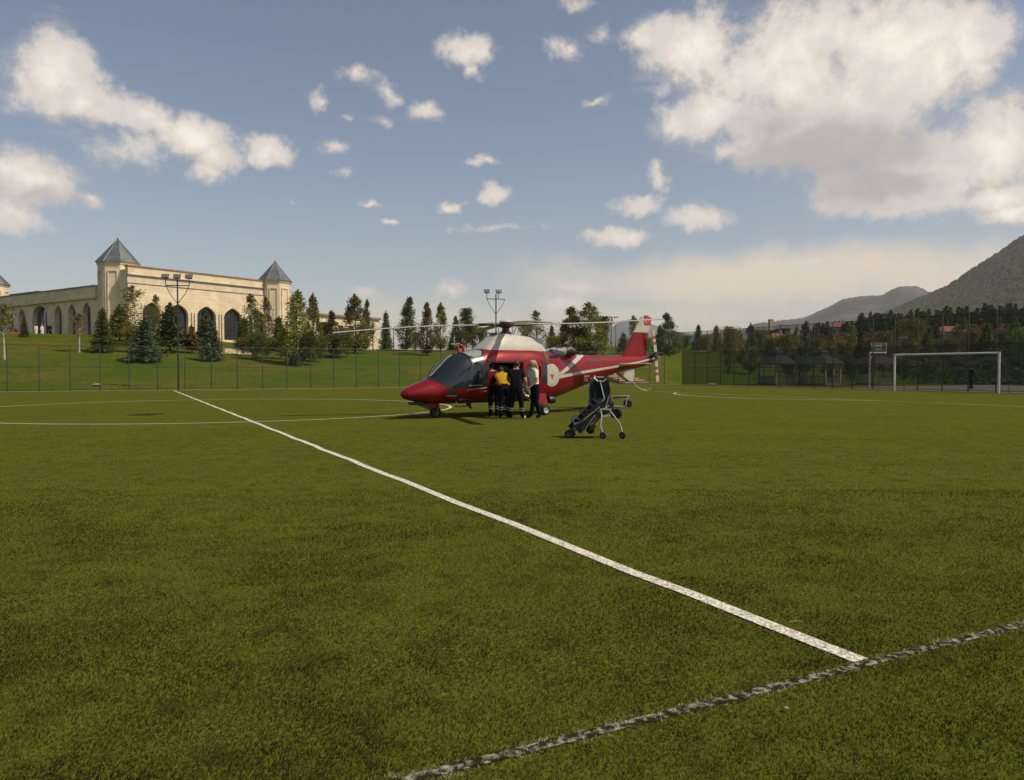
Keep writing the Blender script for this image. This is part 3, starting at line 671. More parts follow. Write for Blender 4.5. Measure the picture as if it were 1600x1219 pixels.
def loft(off=0.0, t0=0.0, t1=11.5, dt=0.09, n=56):
    T = np.linspace(t0, t1, int((t1-t0)/dt)+2); 
    if t0 == 0: T = np.concatenate([[0, .012, .03, .06, .1, .15], T[T > .18]])
    c = [csp(T, SEC[:, 0], SEC[:, k]) for k in range(1, 5)]
    V = []
    for k, t in enumerate(T):
        zb, zt_, hw, ex = c[0][k]-off, c[1][k]+off, max(c[2][k]+off, .004), c[3][k]
        zc = zb+(zt_-zb)*.47
        for j in range(n):
            a = 2*math.pi*j/n; ca, sa = math.cos(a), math.sin(a)
            y = hw*math.copysign(abs(ca)**(2/ex), ca); e2 = ex if sa < 0 else ex*.82
            z = zc+(zt_-zc if sa > 0 else zc-zb)*math.copysign(abs(sa)**(2/e2), sa)
            V.append((t, y, z))
    K = len(T); F = [(i*n+j, i*n+(j+1) % n, (i+1)*n+(j+1) % n, (i+1)*n+j) for i in range(K-1) for j in range(n)]
    F += [tuple(range(n-1, -1, -1)), tuple((K-1)*n+j for j in range(n))]
    b = MB(); b.add(V, F); return b
def surf_y(t, z, off=0.0):
    zb, zt_, hw, ex = [float(csp(np.array([t]), SEC[:, 0], SEC[:, k])[0]) for k in range(1, 5)]; zb -= off; zt_ += off; hw += off
    zc = zb+(zt_-zb)*.47; e2 = ex if z < zc else ex*.82; r = min(1, abs(z-zc)/((zt_-zc) if z > zc else (zc-zb)))
    sa = r**(e2/2); return -hw*max(0, 1-sa*sa)**(1/ex)
def sideprism(poly, y0=-1.6, y1=-.05):
    b = MB(); b.prism([(t, y0, z) for t, z in poly], [(t, y1, z) for t, z in poly]); return b
def planprism(poly, z0, z1):
    b = MB(); b.prism([(t, y, z0) for t, y in poly], [(t, y, z1) for t, y in poly]); return b
def boolean(base, ops, name, mats, smooth=45, parent=None):
    tmp = [base.build('tmp_base', mats)]
    for op, c in ops:
        o = c.build('tmp_cut', mats); tmp.append(o)
        md = tmp[0].modifiers.new('b', 'BOOLEAN'); md.operation = op; md.object = o; md.solver = 'EXACT'
    bpy.context.view_layer.update(); dg = bpy.context.evaluated_depsgraph_get()
    me = bpy.data.meshes.new_from_object(tmp[0].evaluated_get(dg)); me.name = name
    for o in tmp:
        d = o.data; bpy.data.objects.remove(o); bpy.data.meshes.remove(d)
    me.materials.clear()
    for m in (mats if isinstance(mats, (list, tuple)) else [mats]): me.materials.append(m)
    smooth_angle(me, smooth); return link(name, me, parent)
def mir(poly3): return poly3
HA = R(38.4); HN = Vector((-3.28, 22.65, 0))
HELI = empty('helicopter', HN, HA, 'red and white air ambulance helicopter standing on the pitch with its cabin door open', 'helicopter')
WS = [(.88,1.20),(1.25,1.0),(1.62,.965),(1.74,1.06),(2.10,1.70),(2.06,1.80),(1.98,2.2),(1.5,2.2),(.88,1.5)]
SW = [(1.86,1.02),(2.34,1.02),(2.40,1.30),(2.36,1.66),(2.22,1.71),(2.16,1.66)]
OV = [(2.04,-.14),(2.06,-.5),(2.22,-.62),(2.50,-.62),(2.62,-.45),(2.58,-.14)]
DR = [(2.66,.58),(3.96,.58),(3.96,1.66),(3.92,1.70),(2.70,1.70),(2.66,1.66)]
W3 = [(4.12,1.16),(4.62,1.16),(4.66,1.24),(4.66,1.54),(4.58,1.6),(4.2,1.6),(4.12,1.52)]
LV = [(1.22,.70),(1.52,.70),(1.58,.84),(1.50,.90),(1.26,.88)]
CAN = [(.80,1.22),(1.22,.945),(1.60,.90),(2.46,.93),(2.60,1.0),(2.62,1.62),(2.50,1.80),(2.70,2.06),(2.66,2.3),(1.7,2.3),(1.2,1.9),(.8,1.45)]
def sp2(p): return [('DIFFERENCE', sideprism(p)), ('DIFFERENCE', sideprism(p, .05, 1.6))]
ovs = planprism(OV, 1.6, 2.6); ovm = planprism([(t, -y) for t, y in OV][::-1], 1.6, 2.6)
cuts = []
for p in (WS, SW, DR, W3): cuts += sp2(p)
boolean(loft(0), [('DIFFERENCE', loft(-.055, 1.02, 4.95, .12))]+cuts+[('DIFFERENCE', ovs), ('DIFFERENCE', ovm)], 'fuselage', M['red'], 40, HELI)
def shell(o1, o2, t0, t1): return loft(o1, t0, t1, .06), ('DIFFERENCE', loft(o2, t0-.1 if t0 > .2 else t0, t1+.1, .06))
for sg in (-1, 1):
    def sp(p): return sideprism(p) if sg < 0 else sideprism(p, .05, 1.6)
    ov = ovs if sg < 0 else ovm
    a, c = shell(.007, -.02, .7, 2.9)
    half = sideprism(CAN, -1.6, -.0005) if sg < 0 else sideprism(CAN, .0005, 1.6)
    boolean(a, [c, ('INTERSECT', half), ('DIFFERENCE', sp(WS)), ('DIFFERENCE', sp(SW)), ('DIFFERENCE', ov)], 'canopy_frame', M['frame_black'], 40, HELI)
    for nm, p in (('windshield', WS), ('cockpit_window', SW), ('cabin_window', W3)):
        a, c = shell(-.010, -.024, .7, 5.0); boolean(a, [c, ('INTERSECT', sp(p))], nm, M['glass'], 60, HELI)
    a, c = shell(-.004, -.02, 1.6, 3.0); boolean(a, [c, ('INTERSECT', ov)], 'roof_window', M['roofglass'], 60, HELI)
# red roof strip between the windows is part of the fuselage; sliding door pushed aft
a, c = shell(.05, .012, 3.6, 5.3)
DP = [(3.98,.60),(4.98,.60),(4.98,1.72),(3.98,1.72)]
W3b = [(4.10,1.14),(4.66,1.14),(4.70,1.24),(4.70,1.54),(4.60,1.62),(4.18,1.62),(4.10,1.54)]
dr = boolean(a, [c, ('INTERSECT', sideprism(DP)), ('DIFFERENCE', sideprism(W3b))], 'sliding_door', M['red'], 40, HELI)
a, c = shell(.056, .03, 4.5, 5.3); boolean(a, [c, ('INTERSECT', sideprism([(4.76,1.02),(4.97,1.02),(4.97,1.70),(4.76,1.70)]))], 'rear_window_band', M['frame_black'], 40, dr)
def decal(name, poly, mat, off=.008, parent=HELI, y0=-1.6, y1=-.002):
    t0 = max(0.0, min(p[0] for p in poly)-.3); t1 = min(11.5, max(p[0] for p in poly)+.3)
    a, c = shell(off, -.01, t0, t1); return boolean(a, [c, ('INTERSECT', sideprism(poly, y0, y1))], name, mat, 40, parent)
decal('door_rail', [(2.62,1.715),(4.9,1.735),(4.9,1.775),(2.62,1.755)], M['red'], .03)
decal('door_head_shadow_strip', [(2.66,1.685),(3.96,1.685),(3.96,1.712),(2.66,1.712)], M['black'], .012)  # black strip paints a shadow line along the top of the opening
decal('lower_vent', LV, M['frame_black'], .008)
decal('vent_trim', [(1.22,.665),(1.56,.665),(1.56,.69),(1.22,.69)], M['hwhite'], .010)
decal('door_stripe', [(1.84,.84),(2.56,.905),(2.56,.93),(1.95,.862)], M['hwhite'], .010)
decal('window_trim', [(1.92,.975),(2.38,.985),(2.38,1.003),(1.92,.993)], M['hwhite'], .014)
decal('stripe', [(5.45,1.27),(5.62,1.37),(7.18,2.06),(7.36,2.06),(7.32,1.96),(7.22,1.94),(5.78,1.30)], M['hwhite'], .010)
decal('stripe', [(5.45,1.225),(5.6,1.17),(8.7,1.53),(10.2,1.735),(11.40,1.95),(11.42,1.985),(10.2,1.80),(8.7,1.61),(5.6,1.275)], M['hwhite'], .008)
decal('intake_band', [(4.98,1.70),(5.14,1.68),(5.20,2.2),(5.04,2.2)], M['bronze'], .010)
decal('exhaust_slot', [(7.2,1.74),(7.26,1.70),(8.30,1.79),(8.32,1.83),(8.2,1.86)], M['black'], .009)
circ = [(5.235+.375*math.cos(a), 1.285+.375*math.sin(a)) for a in np.linspace(0, 2*math.pi, 37)[:-1]]
EMB = decal('round_emblem', circ, M['hwhite'], .014)
for k in range(16):
    a_ = 2*math.pi*k/16; cx_, cz_ = 5.235+.295*math.cos(a_), 1.285+.295*math.sin(a_)
    q = MB(); q.box((cx_, surf_y(cx_, cz_, .015), cz_), (.024, .006, .03)); q.build('emblem_mark', M['grille'], EMB)
decal('emblem_figure', [(5.10,1.33),(5.16,1.28),(5.205,1.20),(5.225,1.12),(5.245,1.12),(5.265,1.20),(5.31,1.28),(5.37,1.33),(5.29,1.31),(5.25,1.28),(5.235,1.35),(5.22,1.28),(5.18,1.31)], M['stripered'], .0165, EMB)
# registration letters low on the boom
def letters(name, word, t, z, h, mat, parent=HELI, y=-.6, off=.01):
    st_ = {'T': [(0,.84,1,1),(.4,0,.6,.84)], 'C': [(0,0,.2,1),(.2,.84,1,1),(.2,0,1,.16)], 'H': [(0,0,.2,1),(.8,0,1,1),(.2,.42,.8,.58)], '-': [(.15,.42,.85,.58)], 'D': [(0,0,.2,1),(.2,.84,.8,1),(.2,0,.8,.16),(.8,.12,1,.88)]}
    o = None; wd = h*.62
    for i, ch in enumerate(word):
        for (x0, z0, x1, z1) in st_[ch]:
            T0 = t+i*wd*1.35; P4 = [(T0+x0*wd, z+z0*h), (T0+x1*wd, z+z0*h), (T0+x1*wd, z+z1*h), (T0+x0*wd, z+z1*h)]
            q = MB(); q.prism([(p[0], surf_y(*p, .004), p[1]) for p in P4], [(p[0], surf_y(*p, .010), p[1]) for p in P4]); q.build(name, mat, parent)
letters('registration_letter', 'TC-H', 7.05, 1.06, .20, M['hwhite'])

# light grey post between the windshields and the glare shield
pp = [(1.0+.1*i, -.0, float(csp(np.array([1.0+.1*i]), SEC[:, 0], SEC[:, 2])[0])+.004) for i in range(9)]
b = MB(); b.tube(pp, .022, 6); b.build('windshield_post', M['grille'], HELI, True)
b = MB(); b.box((1.42, -.30, 1.13), (.34, .36, .03), Matrix.Rotation(R(-8), 3, 'Y')); b.box((1.66, -.12, 1.02), (.10, .3, .22), Matrix.Rotation(R(25), 3, 'Y')); b.build('glare_shield', M['grille'], HELI)
# cabin inside
b = MB(); b.box((3.2, 0, .57), (3.0, 1.16, .06)); b.build('cabin_floor', M['cabin'], HELI)
b = MB(); b.box((4.86, 0, 1.25), (.05, 1.4, 1.4)); b.build('bulkhead', M['cabin'], HELI)
b = MB(); b.box((2.62, .2, .95), (.06, .9, .75)); b.build('partition', M['cabin'], HELI)
for y in (-.36, .36):
    b = MB(); b.box((2.15, y, .80), (.46, .44, .12)); b.box((2.42, y, 1.16), (.12, .42, .72), Matrix.Rotation(R(-10), 3, 'Y')); b.box((2.50, y, 1.60), (.09, .24, .2)); b.build('pilot_seat', M['seat'], HELI, True)
b = MB(); b.box((1.35, 0, .93), (.36, 1.0, .3), Matrix.Rotation(R(20), 3, 'Y')); b.box((1.62, 0, .78), (.5, .26, .24)); b.build('instrument_panel', M['grille'], HELI)
b = MB(); b.box((4.3, .2, .85), (.5, .8, .12)); b.box((4.55, .2, 1.2), (.12, .8, .6)); b.build('cabin_seat', M['seat'], HELI)

# rotor head cowling
def cowl():
    b = MB(); n = 36; rows = []
    for z, ta, tb, hw in ((2.02,2.70,5.42,.56),(2.12,2.80,5.36,.55),(2.3,3.03,5.30,.48),(2.48,3.26,5.24,.40),(2.585,3.40,5.18,.345),(2.63,3.46,5.10,.30)):
        ring = []
        for j in range(n):
            a_ = 2*math.pi*j/n; ca, sa = math.cos(a_), math.sin(a_)
            x = (ta+tb)/2+(tb-ta)/2*math.copysign(abs(ca)**(.40), ca); y = hw*math.copysign(abs(sa)**(.40), sa)
            ring.append((x, y, z-(max(0, x-3.5)*.075 if z > 2.4 else 0)))
        rows += ring
    k = len(rows)//n; F = [(i*n+j, i*n+(j+1) % n, (i+1)*n+(j+1) % n, (i+1)*n+j) for i in range(k-1) for j in range(n)]+[tuple((k-1)*n+j for j in range(n))]
    b.add(rows, F); o = b.build('rotor_cowling', M['hwhite'], HELI, True)
    q = MB(); q.box((4.72, -.375, 2.36), (.09, .03, .19), Matrix.Rotation(R(-24), 3, 'X')); q.build('cowling_slot', M['black'], o)
    q = MB(); q.box((4.25, 0, 2.57), (1.75, .46, .04), Matrix.Rotation(R(4.3), 3, 'Y')); q.build('cowling_cap', M['grille'], o)
cowl()
HUB = Vector((3.92, 0, 2.93))
tilt = Matrix.Rotation(R(-3.0), 3, 'Y')
b = MB(); b.lathe([(.22, -.44), (.17, -.34), (.20, -.30), (.20, -.25), (.12, -.2), (.11, -.05)], HUB, 16); b.build('rotor_mast', M['darksteel'], HELI, True)
b = MB(); b.lathe([(.16, -.10), (.24, -.06), (.25, .04), (.14, .09)], HUB, 20); b.build('rotor_hub', M['darksteel'], HELI, True)
b = MB(); b.lathe([(.22, .085), (.19, .13), (.08, .165), (.01, .17)], HUB, 20); b.build('hub_cap', M['hwhite'], HELI, True)
def rotor_blade(theta, tip_z, root_z, pitch=0):
    a_ = theta-HA; d = Vector((math.cos(a_), math.sin(a_), 0)); c = Vector((-d.y, d.x, 0))
    g = MB(); g.tube([HUB+d*.16, HUB+d*.55+Vector((0, 0, .01)), HUB+d*1.0+Vector((0, 0, root_z-HUB.z))], [.085, .075, .06], 8, flat=.7)
    for y in (-.1, .1): g.tube([HUB+d*.22+c*y, HUB+d*.9+c*y*.8+Vector((0, 0, .02))], .022, 6)
    go = g.build('blade_grip', M['darksteel'], HELI, True)
    l = MB(); l.tube([HUB+d*.3+c*.16+Vector((0, 0, -.32)), HUB+d*.42+c*.16+Vector((0, 0, .02))], .014, 6); l.build('pitch_link', M['steel'], go)
    V = []; n = 14; prof = [(-.16, 0), (-.12, .016), (-.03, .021), (.09, .011), (.17, .001), (.09, -.006), (-.03, -.014), (-.12, -.012)]
    for i in range(n+1):
        u = i/n; r = .85+(5.5-.85)*u; ch = (.55+.45*min(1, u*7)) if u < .93 else 1-(u-.93)*5; z = root_z+(tip_z-root_z)*(u**1.7)
        for x, h in prof: V.append(HUB*0+Vector((HUB.x, HUB.y, z))+d*r+c*(x*ch*math.cos(pitch)-h*math.sin(pitch))+Vector((0, 0, h*1.2+x*ch*math.sin(pitch))))
    m = len(prof); F = [(i*m+j, i*m+(j+1) % m, (i+1)*m+(j+1) % m, (i+1)*m+j) for i in range(n) for j in range(m)]+[tuple(range(m-1, -1, -1)), tuple(n*m+j for j in range(m))]
    bb = MB(); bb.add(V, F); bo = bb.build('rotor_blade', M['blade'], HELI, 30.0)
    return bo
rotor_blade(R(193), 2.60, 2.90, R(-4)); rotor_blade(R(13), 3.20, 2.97, R(4)); rotor_blade(R(103), 2.98, 2.97, R(6)); rotor_blade(R(283), 2.66, 2.92, R(-6))
# exhausts
for y in (-.26, .26):
    b = MB(); b.tube([(5.7, y*.8, 2.0), (6.05, y, 2.04), (6.3, y*1.1, 2.10)], [.17, .16, .15], 14); b.build('exhaust_pipe', M['grille'], HELI, True)
    b = MB(); b.tube([(6.26, y*1.08, 2.07), (6.42, y*1.2, 2.12), (6.62, y*1.35, 2.06)], [.16, .19, .15], 14); b.build('exhaust_outlet', M['black'], HELI, True)
# fins and stabiliser
def slab(name, out, y, th, mat, parent=HELI):
    b = MB(); c = (sum(p[0] for p in out)/len(out), sum(p[1] for p in out)/len(out)); ins = [(c[0]+(p[0]-c[0])*.93, c[1]+(p[1]-c[1])*.97) for p in out]
    n = len(out); V = [(t, y-th, z) for t, z in ins]+[(t, y, z) for t, z in out]+[(t, y+th, z) for t, z in ins]
    F = [tuple(range(n-1, -1, -1)), tuple(range(2*n, 3*n))]+[(k*n+i, k*n+(i+1) % n, (k+1)*n+(i+1) % n, (k+1)*n+i) for k in (0, 1) for i in range(n)]
    b.add(V, F); return b.build(name, mat, parent, 30.0)
FIN = slab('tail_fin', [(9.35,1.93),(10.62,1.93),(10.66,2.2),(10.80,2.86),(9.98,2.86)], 0, .055, M['red'])
slab('fin_top', [(9.985,2.865),(10.80,2.865),(10.98,3.38),(10.99,3.46),(10.42,3.48)], 0, .05, M['hwhite'], FIN)
b = MB(); b.box((10.72, -.058, 3.32), (.36, .016, .30)); FL = b.build('flag', M['flagred'], FIN)
mo = MB(); k = 18; ou = [(10.66+.085*math.cos(a), 3.32+.085*math.sin(a)) for a in np.linspace(.6, 2*math.pi-.6, k)]; inn = [(10.683+.068*math.cos(a), 3.32+.068*math.sin(a)) for a in np.linspace(.75, 2*math.pi-.75, k)]
for i in range(k-1): mo.prism([(p[0], -.067, p[1]) for p in (ou[i], ou[i+1], inn[i+1], inn[i])], [(p[0], -.071, p[1]) for p in (ou[i], ou[i+1], inn[i+1], inn[i])])
sr = [(10.79+(.045 if i % 2 == 0 else .018)*math.cos(a), 3.32+(.045 if i % 2 == 0 else .018)*math.sin(a)) for i, a in enumerate(np.linspace(math.pi, 3*math.pi, 11)[:-1])]
mo.prism([(p[0], -.067, p[1]) for p in sr], [(p[0], -.071, p[1]) for p in sr]); mo.build('crescent_and_star', M['hwhite'], FL)
slab('ventral_fin', [(9.0,1.40),(9.95,1.52),(9.98,1.30),(9.92,1.08),(9.72,1.02)], 0, .10, M['hwhite'])
b = MB(); b.tube([(9.8, 0, 1.1), (9.95, 0, 1.0), (10.25, 0, .80), (10.5, 0, .70), (10.75, 0, .68), (10.95, 0, .74)], .022, 8); b.build('tail_skid', M['hwhite'], HELI, True)
for sg in (-1, 1):
    b = MB(); b.prism([(8.95, sg*.2, 1.66), (9.1, sg*.2, 1.69), (9.55, sg*.2, 1.66), (9.1, sg*.2, 1.63)], [(9.05, sg*1.42, 1.69), (9.17, sg*1.42, 1.71), (9.5, sg*1.42, 1.69), (9.17, sg*1.42, 1.67)]); b.build('stabiliser', M['hwhite'], HELI)
b = MB(); b.box((10.70, 0, 3.50), (.22, .05, .05)); b.build('fin_light', M['darksteel'], FIN)
b = MB(); b.tube([(11.45, 0, 1.99), (11.46, 0, 1.80)], .018, 6); b.build('tail_light', M['hwhite'], HELI)
# tail rotor
TR = Vector((10.92, -.30, 2.0))
b = MB(); b.tube([(10.92, -.05, 2.0), (10.92, -.34, 2.0)], .07, 12); b.box((10.92, -.33, 2.0), (.16, .05, .3)); b.build('tail_rotor_hub', M['darksteel'], HELI, True)
for sg in (1, -1):
    dr_ = Vector((-.17*sg if sg > 0 else .10, 0, sg)).normalized(); cc = Vector((dr_.z, 0, -dr_.x)); bl = None
    for (r0, r1, mt) in ((.14,.42,'blade'),(.42,.53,'stripered'),(.53,.64,'blade'),(.64,.75,'stripered'),(.75,.92,'blade'),(.92,1.0,'yellow')):
        q = MB(); w0_, w1_ = .08, .08
        q.prism([TR+dr_*r0+cc*(-w0_)+Vector((0, .012, 0)), TR+dr_*r0+cc*w0_+Vector((0, .012, 0)), TR+dr_*r1+cc*w1_+Vector((0, .012, 0)), TR+dr_*r1+cc*(-w1_)+Vector((0, .012, 0))],
                [TR+dr_*r0+cc*(-w0_)+Vector((0, -.012, 0)), TR+dr_*r0+cc*w0_+Vector((0, -.012, 0)), TR+dr_*r1+cc*w1_+Vector((0, -.012, 0)), TR+dr_*r1+cc*(-w1_)+Vector((0, -.012, 0))])
        o = q.build('tail_rotor_blade' if bl is None else 'blade_band', M[mt], HELI if bl is None else bl); bl = bl or o
# landing gear
def wheel(c, r, w, axis='Y', parent=HELI, rim='rim', rot=None):
    b = MB(); b.lathe([(r*.55, -w*.5), (r*.86, -w*.5), (r*.97, -w*.36), (r, -w*.12), (r, w*.12), (r*.97, w*.36), (r*.86, w*.5), (r*.55, w*.5)], c, 24, axis, rot, cap=False)
    wo = b.build('wheel', M['tyre'], parent, 50.0)
    q = MB(); q.lathe([(r*.2, -w*.32), (r*.5, -w*.36), (r*.58, -w*.42), (r*.58, w*.42), (r*.5, w*.36), (r*.2, w*.32)], c, 20, axis, rot); q.build('rim', M[rim], wo, 40.0)
    h = MB(); h.lathe([(r*.16, -w*.4), (r*.2, -w*.2), (r*.2, w*.2), (r*.16, w*.4)], c, 12, axis, rot); h.build('hub', M['darksteel'], wo); return wo
wheel((1.2, -.0, .17), .175, .15, rim='darksteel')
b = MB(); b.tube([(1.2, .11, .17), (1.2, .11, .34), (1.17, 0, .40), (1.15, 0, .62)], .03, 8); b.tube([(1.2, -.11, .17), (1.2, -.11, .34), (1.17, 0, .40)], .025, 8); b.build('nose_strut', M['darksteel'], HELI, True)
b = MB(); b.box((1.12, -.02, .40), (.34, .12, .20)); b.build('nose_gear_door', M['red'], HELI)
b = MB(); b.box((.52, 0, .455), (.36, .3, .09)); b.box((.80, 0, .42), (.3, .24, .08)); b.build('landing_light_fairing', M['black'], HELI)
for sg in (-1, 1):
    wheel((4.68, sg*1.08, .175), .18, .17)
    b = MB(); b.tube([(4.68, sg*.95, .18), (4.68, sg*.93, .42), (4.62, sg*.72, .62)], [.035, .04, .05], 8); b.tube([(4.68, sg*.9, .3), (4.35, sg*.6, .52)], .025, 6); b.build('main_gear_strut', M['steel'], HELI, True)
    b = MB(); b.prism([(4.46, sg*.98, .40), (4.84, sg*.98, .36), (4.80, sg*.93, .70), (4.50, sg*.93, .72)], [(4.46, sg*1.04, .40), (4.84, sg*1.04, .36), (4.80, sg*.99, .70), (4.50, sg*.99, .72)]); b.build('gear_door', M['red'], HELI)
# panel seams
def ring_pts(t, a0, a1, n=40, off=.001):
    zb, zt_, hw, ex = [float(csp(np.array([t]), SEC[:, 0], SEC[:, k])[0]) for k in range(1, 5)]; zc = zb+(zt_-zb)*.47; P = []
    for i in range(n+1):
        a = a0+(a1-a0)*i/n; ca, sa = math.cos(a), math.sin(a); e2 = ex if sa < 0 else ex*.82
        P.append((t, (hw+off)*math.copysign(abs(ca)**(2/ex), ca), zc+((zt_-zc if sa > 0 else zc-zb)+off)*math.copysign(abs(sa)**(2/e2), sa)))
    return P
for t_, a0, a1 in ((.72, 0, 2*math.pi), (5.55, math.pi*.5, math.pi*1.5), (6.9, 0, 2*math.pi), (8.45, 0, 2*math.pi), (10.35, 0, 2*math.pi)):
    b = MB(); b.tube(ring_pts(t_, a0, a1), .0045, 5, False); b.build('panel_seam', M['black'], HELI)
for pts_ in ([(t_, z_) for t_, z_ in ((2.72,1.90),(3.4,1.93),(4.2,1.94),(4.95,1.94))], [(1.80,.90),(1.80,.60),(2.0,.50),(2.5,.50),(2.60,.60),(2.60,.98)], [(5.7,.9),(6.3,.98),(6.85,1.06)], [(2.7,.52),(3.3,.52),(4.0,.52),(4.9,.54)]):
    b = MB(); b.tube([(t_, surf_y(t_, z_, .001), z_) for t_, z_ in pts_], .0045, 5); b.build('panel_seam', M['black'], HELI)
b = MB(); b.box((2.52, surf_y(2.52, .80, .01), .80), (.12, .02, .03)); b.build('door_handle', M['steel'], HELI)
b = MB(); b.box((4.08, surf_y(4.08, 1.0, .06), 1.0), (.04, .02, .14)); b.build('door_handle', M['steel'], dr)
for k in range(5):
    b = MB(); b.box((5.30+.09*k, surf_y(5.3+.09*k, 1.86, .004), 1.86), (.05, .015, .16)); b.build('cooling_louvre', M['black'], HELI)
# small fittings: pitot tubes in red covers, wipers, belly aerial, cabin step
for y in (-.15, .13):
    b = MB(); b.tube([(2.16, y, 2.0), (2.10, y, 2.22)], .045, 10); po = b.build('pitot_cover', M['flagred'], HELI, True)
    q = MB(); q.tube([(2.10, y, 2.215), (1.98, y, 2.26), (1.86, y, 2.26)], .02, 8); q.build('pitot_tube', M['grille'], po)
b = MB(); b.tube([(1.0, -.1, 1.26), (1.2, -.3, 1.38), (1.5, -.36, 1.60)], .012, 6); b.build('wiper', M['black'], HELI)
b = MB(); b.tube([(1.0, .12, 1.28), (1.2, .34, 1.38), (1.5, .5, 1.62)], .012, 6); b.build('wiper', M['black'], HELI)
b = MB(); b.prism([(2.25, -.1, .44), (2.45, -.1, .44), (2.5, -.1, .24), (2.43, -.1, .24)], [(2.25, -.08, .44), (2.45, -.08, .44), (2.5, -.08, .24), (2.43, -.08, .24)]); b.build('belly_aerial', M['black'], HELI)
b = MB(); b.box((1.72, -.72, .36), (.5, .14, .025)); b.tube([(1.55, -.68, .37), (1.55, -.6, .5)], .015, 6); b.tube([(1.9, -.68, .37), (1.9, -.6, .5)], .015, 6); b.build('crew_step', M['black'], HELI)
b = MB(); b.lathe([(.11, -.13), (.13, -.05), (.13, .05), (.11, .13)], (5.35, -.62, .47), 12, 'X'); b.build('belly_fairing', M['black'], HELI, True)
for t_ in (7.9, 9.3):
    b = MB(); b.tube([(t_, 0, 1.97), (t_+.05, 0, 2.12)], .012, 6); b.build('aerial', M['black'], HELI)
# ------------------------------------------------------------------ people
def cloth(name, col, **k): return pm(name, col, 0.9, spec=0.08, var=k.pop('var', 0.22), scale=k.pop('scale', 9), bump=0.3, bscale=25, **k)
SKIN = pm('skin', (0.36, 0.20, 0.13), 0.55, scale=14, var=0.08)
NAVY = cloth('navy_cloth', (0.0055, 0.0065, 0.012)); SHOE = cloth('black_shoe', (0.012, 0.012, 0.012)); SOLE = cloth('pale_sole', (0.45, 0.40, 0.35))
WHITEC = cloth('white_cotton', (0.76, 0.74, 0.71), var=0.06); YELLOWC = cloth('yellow_vest', (0.42, 0.235, 0.015), var=0.1)
MAROON = cloth('maroon_cloth', (0.10, 0.008, 0.016)); SCARF = cloth('beige_scarf', (0.34, 0.26, 0.16)); KHAKI = cloth('khaki_cloth', (0.12, 0.11, 0.055)); CHAR = cloth('charcoal_shirt', (0.008, 0.008, 0.010))
HAIR = pm('dark_hair', (0.012, 0.009, 0.007), 0.6, scale=60, var=0.4); GLOVE = cloth('teal_glove', (0.10, 0.34, 0.38)); REFL = pm('reflective_band', (0.30, 0.30, 0.29), 0.5, scale=20)
ROBE = cloth('white_robe', (0.58, 0.55, 0.50), var=0.08); PINK = cloth('pink_top', (0.42, 0.26, 0.24))
BONES = [('pelvis','waist'),('waist','chest'),('chest','neck'),('neck','jaw'),('jaw','brow'),('brow','crown')]
for q in 'LR': BONES += [('chest','sh'+q),('sh'+q,'el'+q),('el'+q,'wr'+q),('wr'+q,'ha'+q),('pelvis','hp'+q),('hp'+q,'kn'+q),('kn'+q,'an'+q),('an'+q,'to'+q)]
RAD = dict(pelvis=(.155,.125), waist=(.135,.11), chest=(.165,.125), neck=(.055,.058), jaw=(.068,.082), brow=(.082,.10), crown=(.055,.065), sh=(.075,.075), el=(.046,.046), wr=(.030,.030), ha=(.040,.020), hp=(.112,.112), kn=(.082,.082), an=(.066,.066), to=(.046,.034))
def pose(h=1.72, lean=0.0, **over):
    """upright figure facing -y (towards the camera) at scale 1; lean tips the trunk forward; over replaces joints"""
    k = h/1.72; J = dict(pelvis=(0,0,.95), waist=(0,0,1.10), chest=(0,0,1.34), neck=(0,-.005,1.49), jaw=(0,-.03,1.55), brow=(0,-.01,1.63), crown=(0,0,1.70))
    for q, sx in (('L',1),('R',-1)):
        J.update({'sh'+q:(sx*.185,0,1.41),'el'+q:(sx*.235,.02,1.13),'wr'+q:(sx*.24,-.05,.88),'ha'+q:(sx*.24,-.07,.80),'hp'+q:(sx*.10,0,.90),'kn'+q:(sx*.11,-.01,.49),'an'+q:(sx*.11,.02,.085),'to'+q:(sx*.125,-.13,.035)})
    if lean:
        q = Matrix.Rotation(lean, 3, 'X'); pv = Vector(J['pelvis'])
        for n in ('waist','chest','neck','jaw','brow','crown','shL','shR','elL','elR','wrL','wrR','haL','haR'): J[n] = tuple(pv+q @ (Vector(J[n])-pv))
    J = {n: Vector(p)*k for n, p in J.items()}
    for n, p in over.items(): J[n] = Vector(p)
    return J
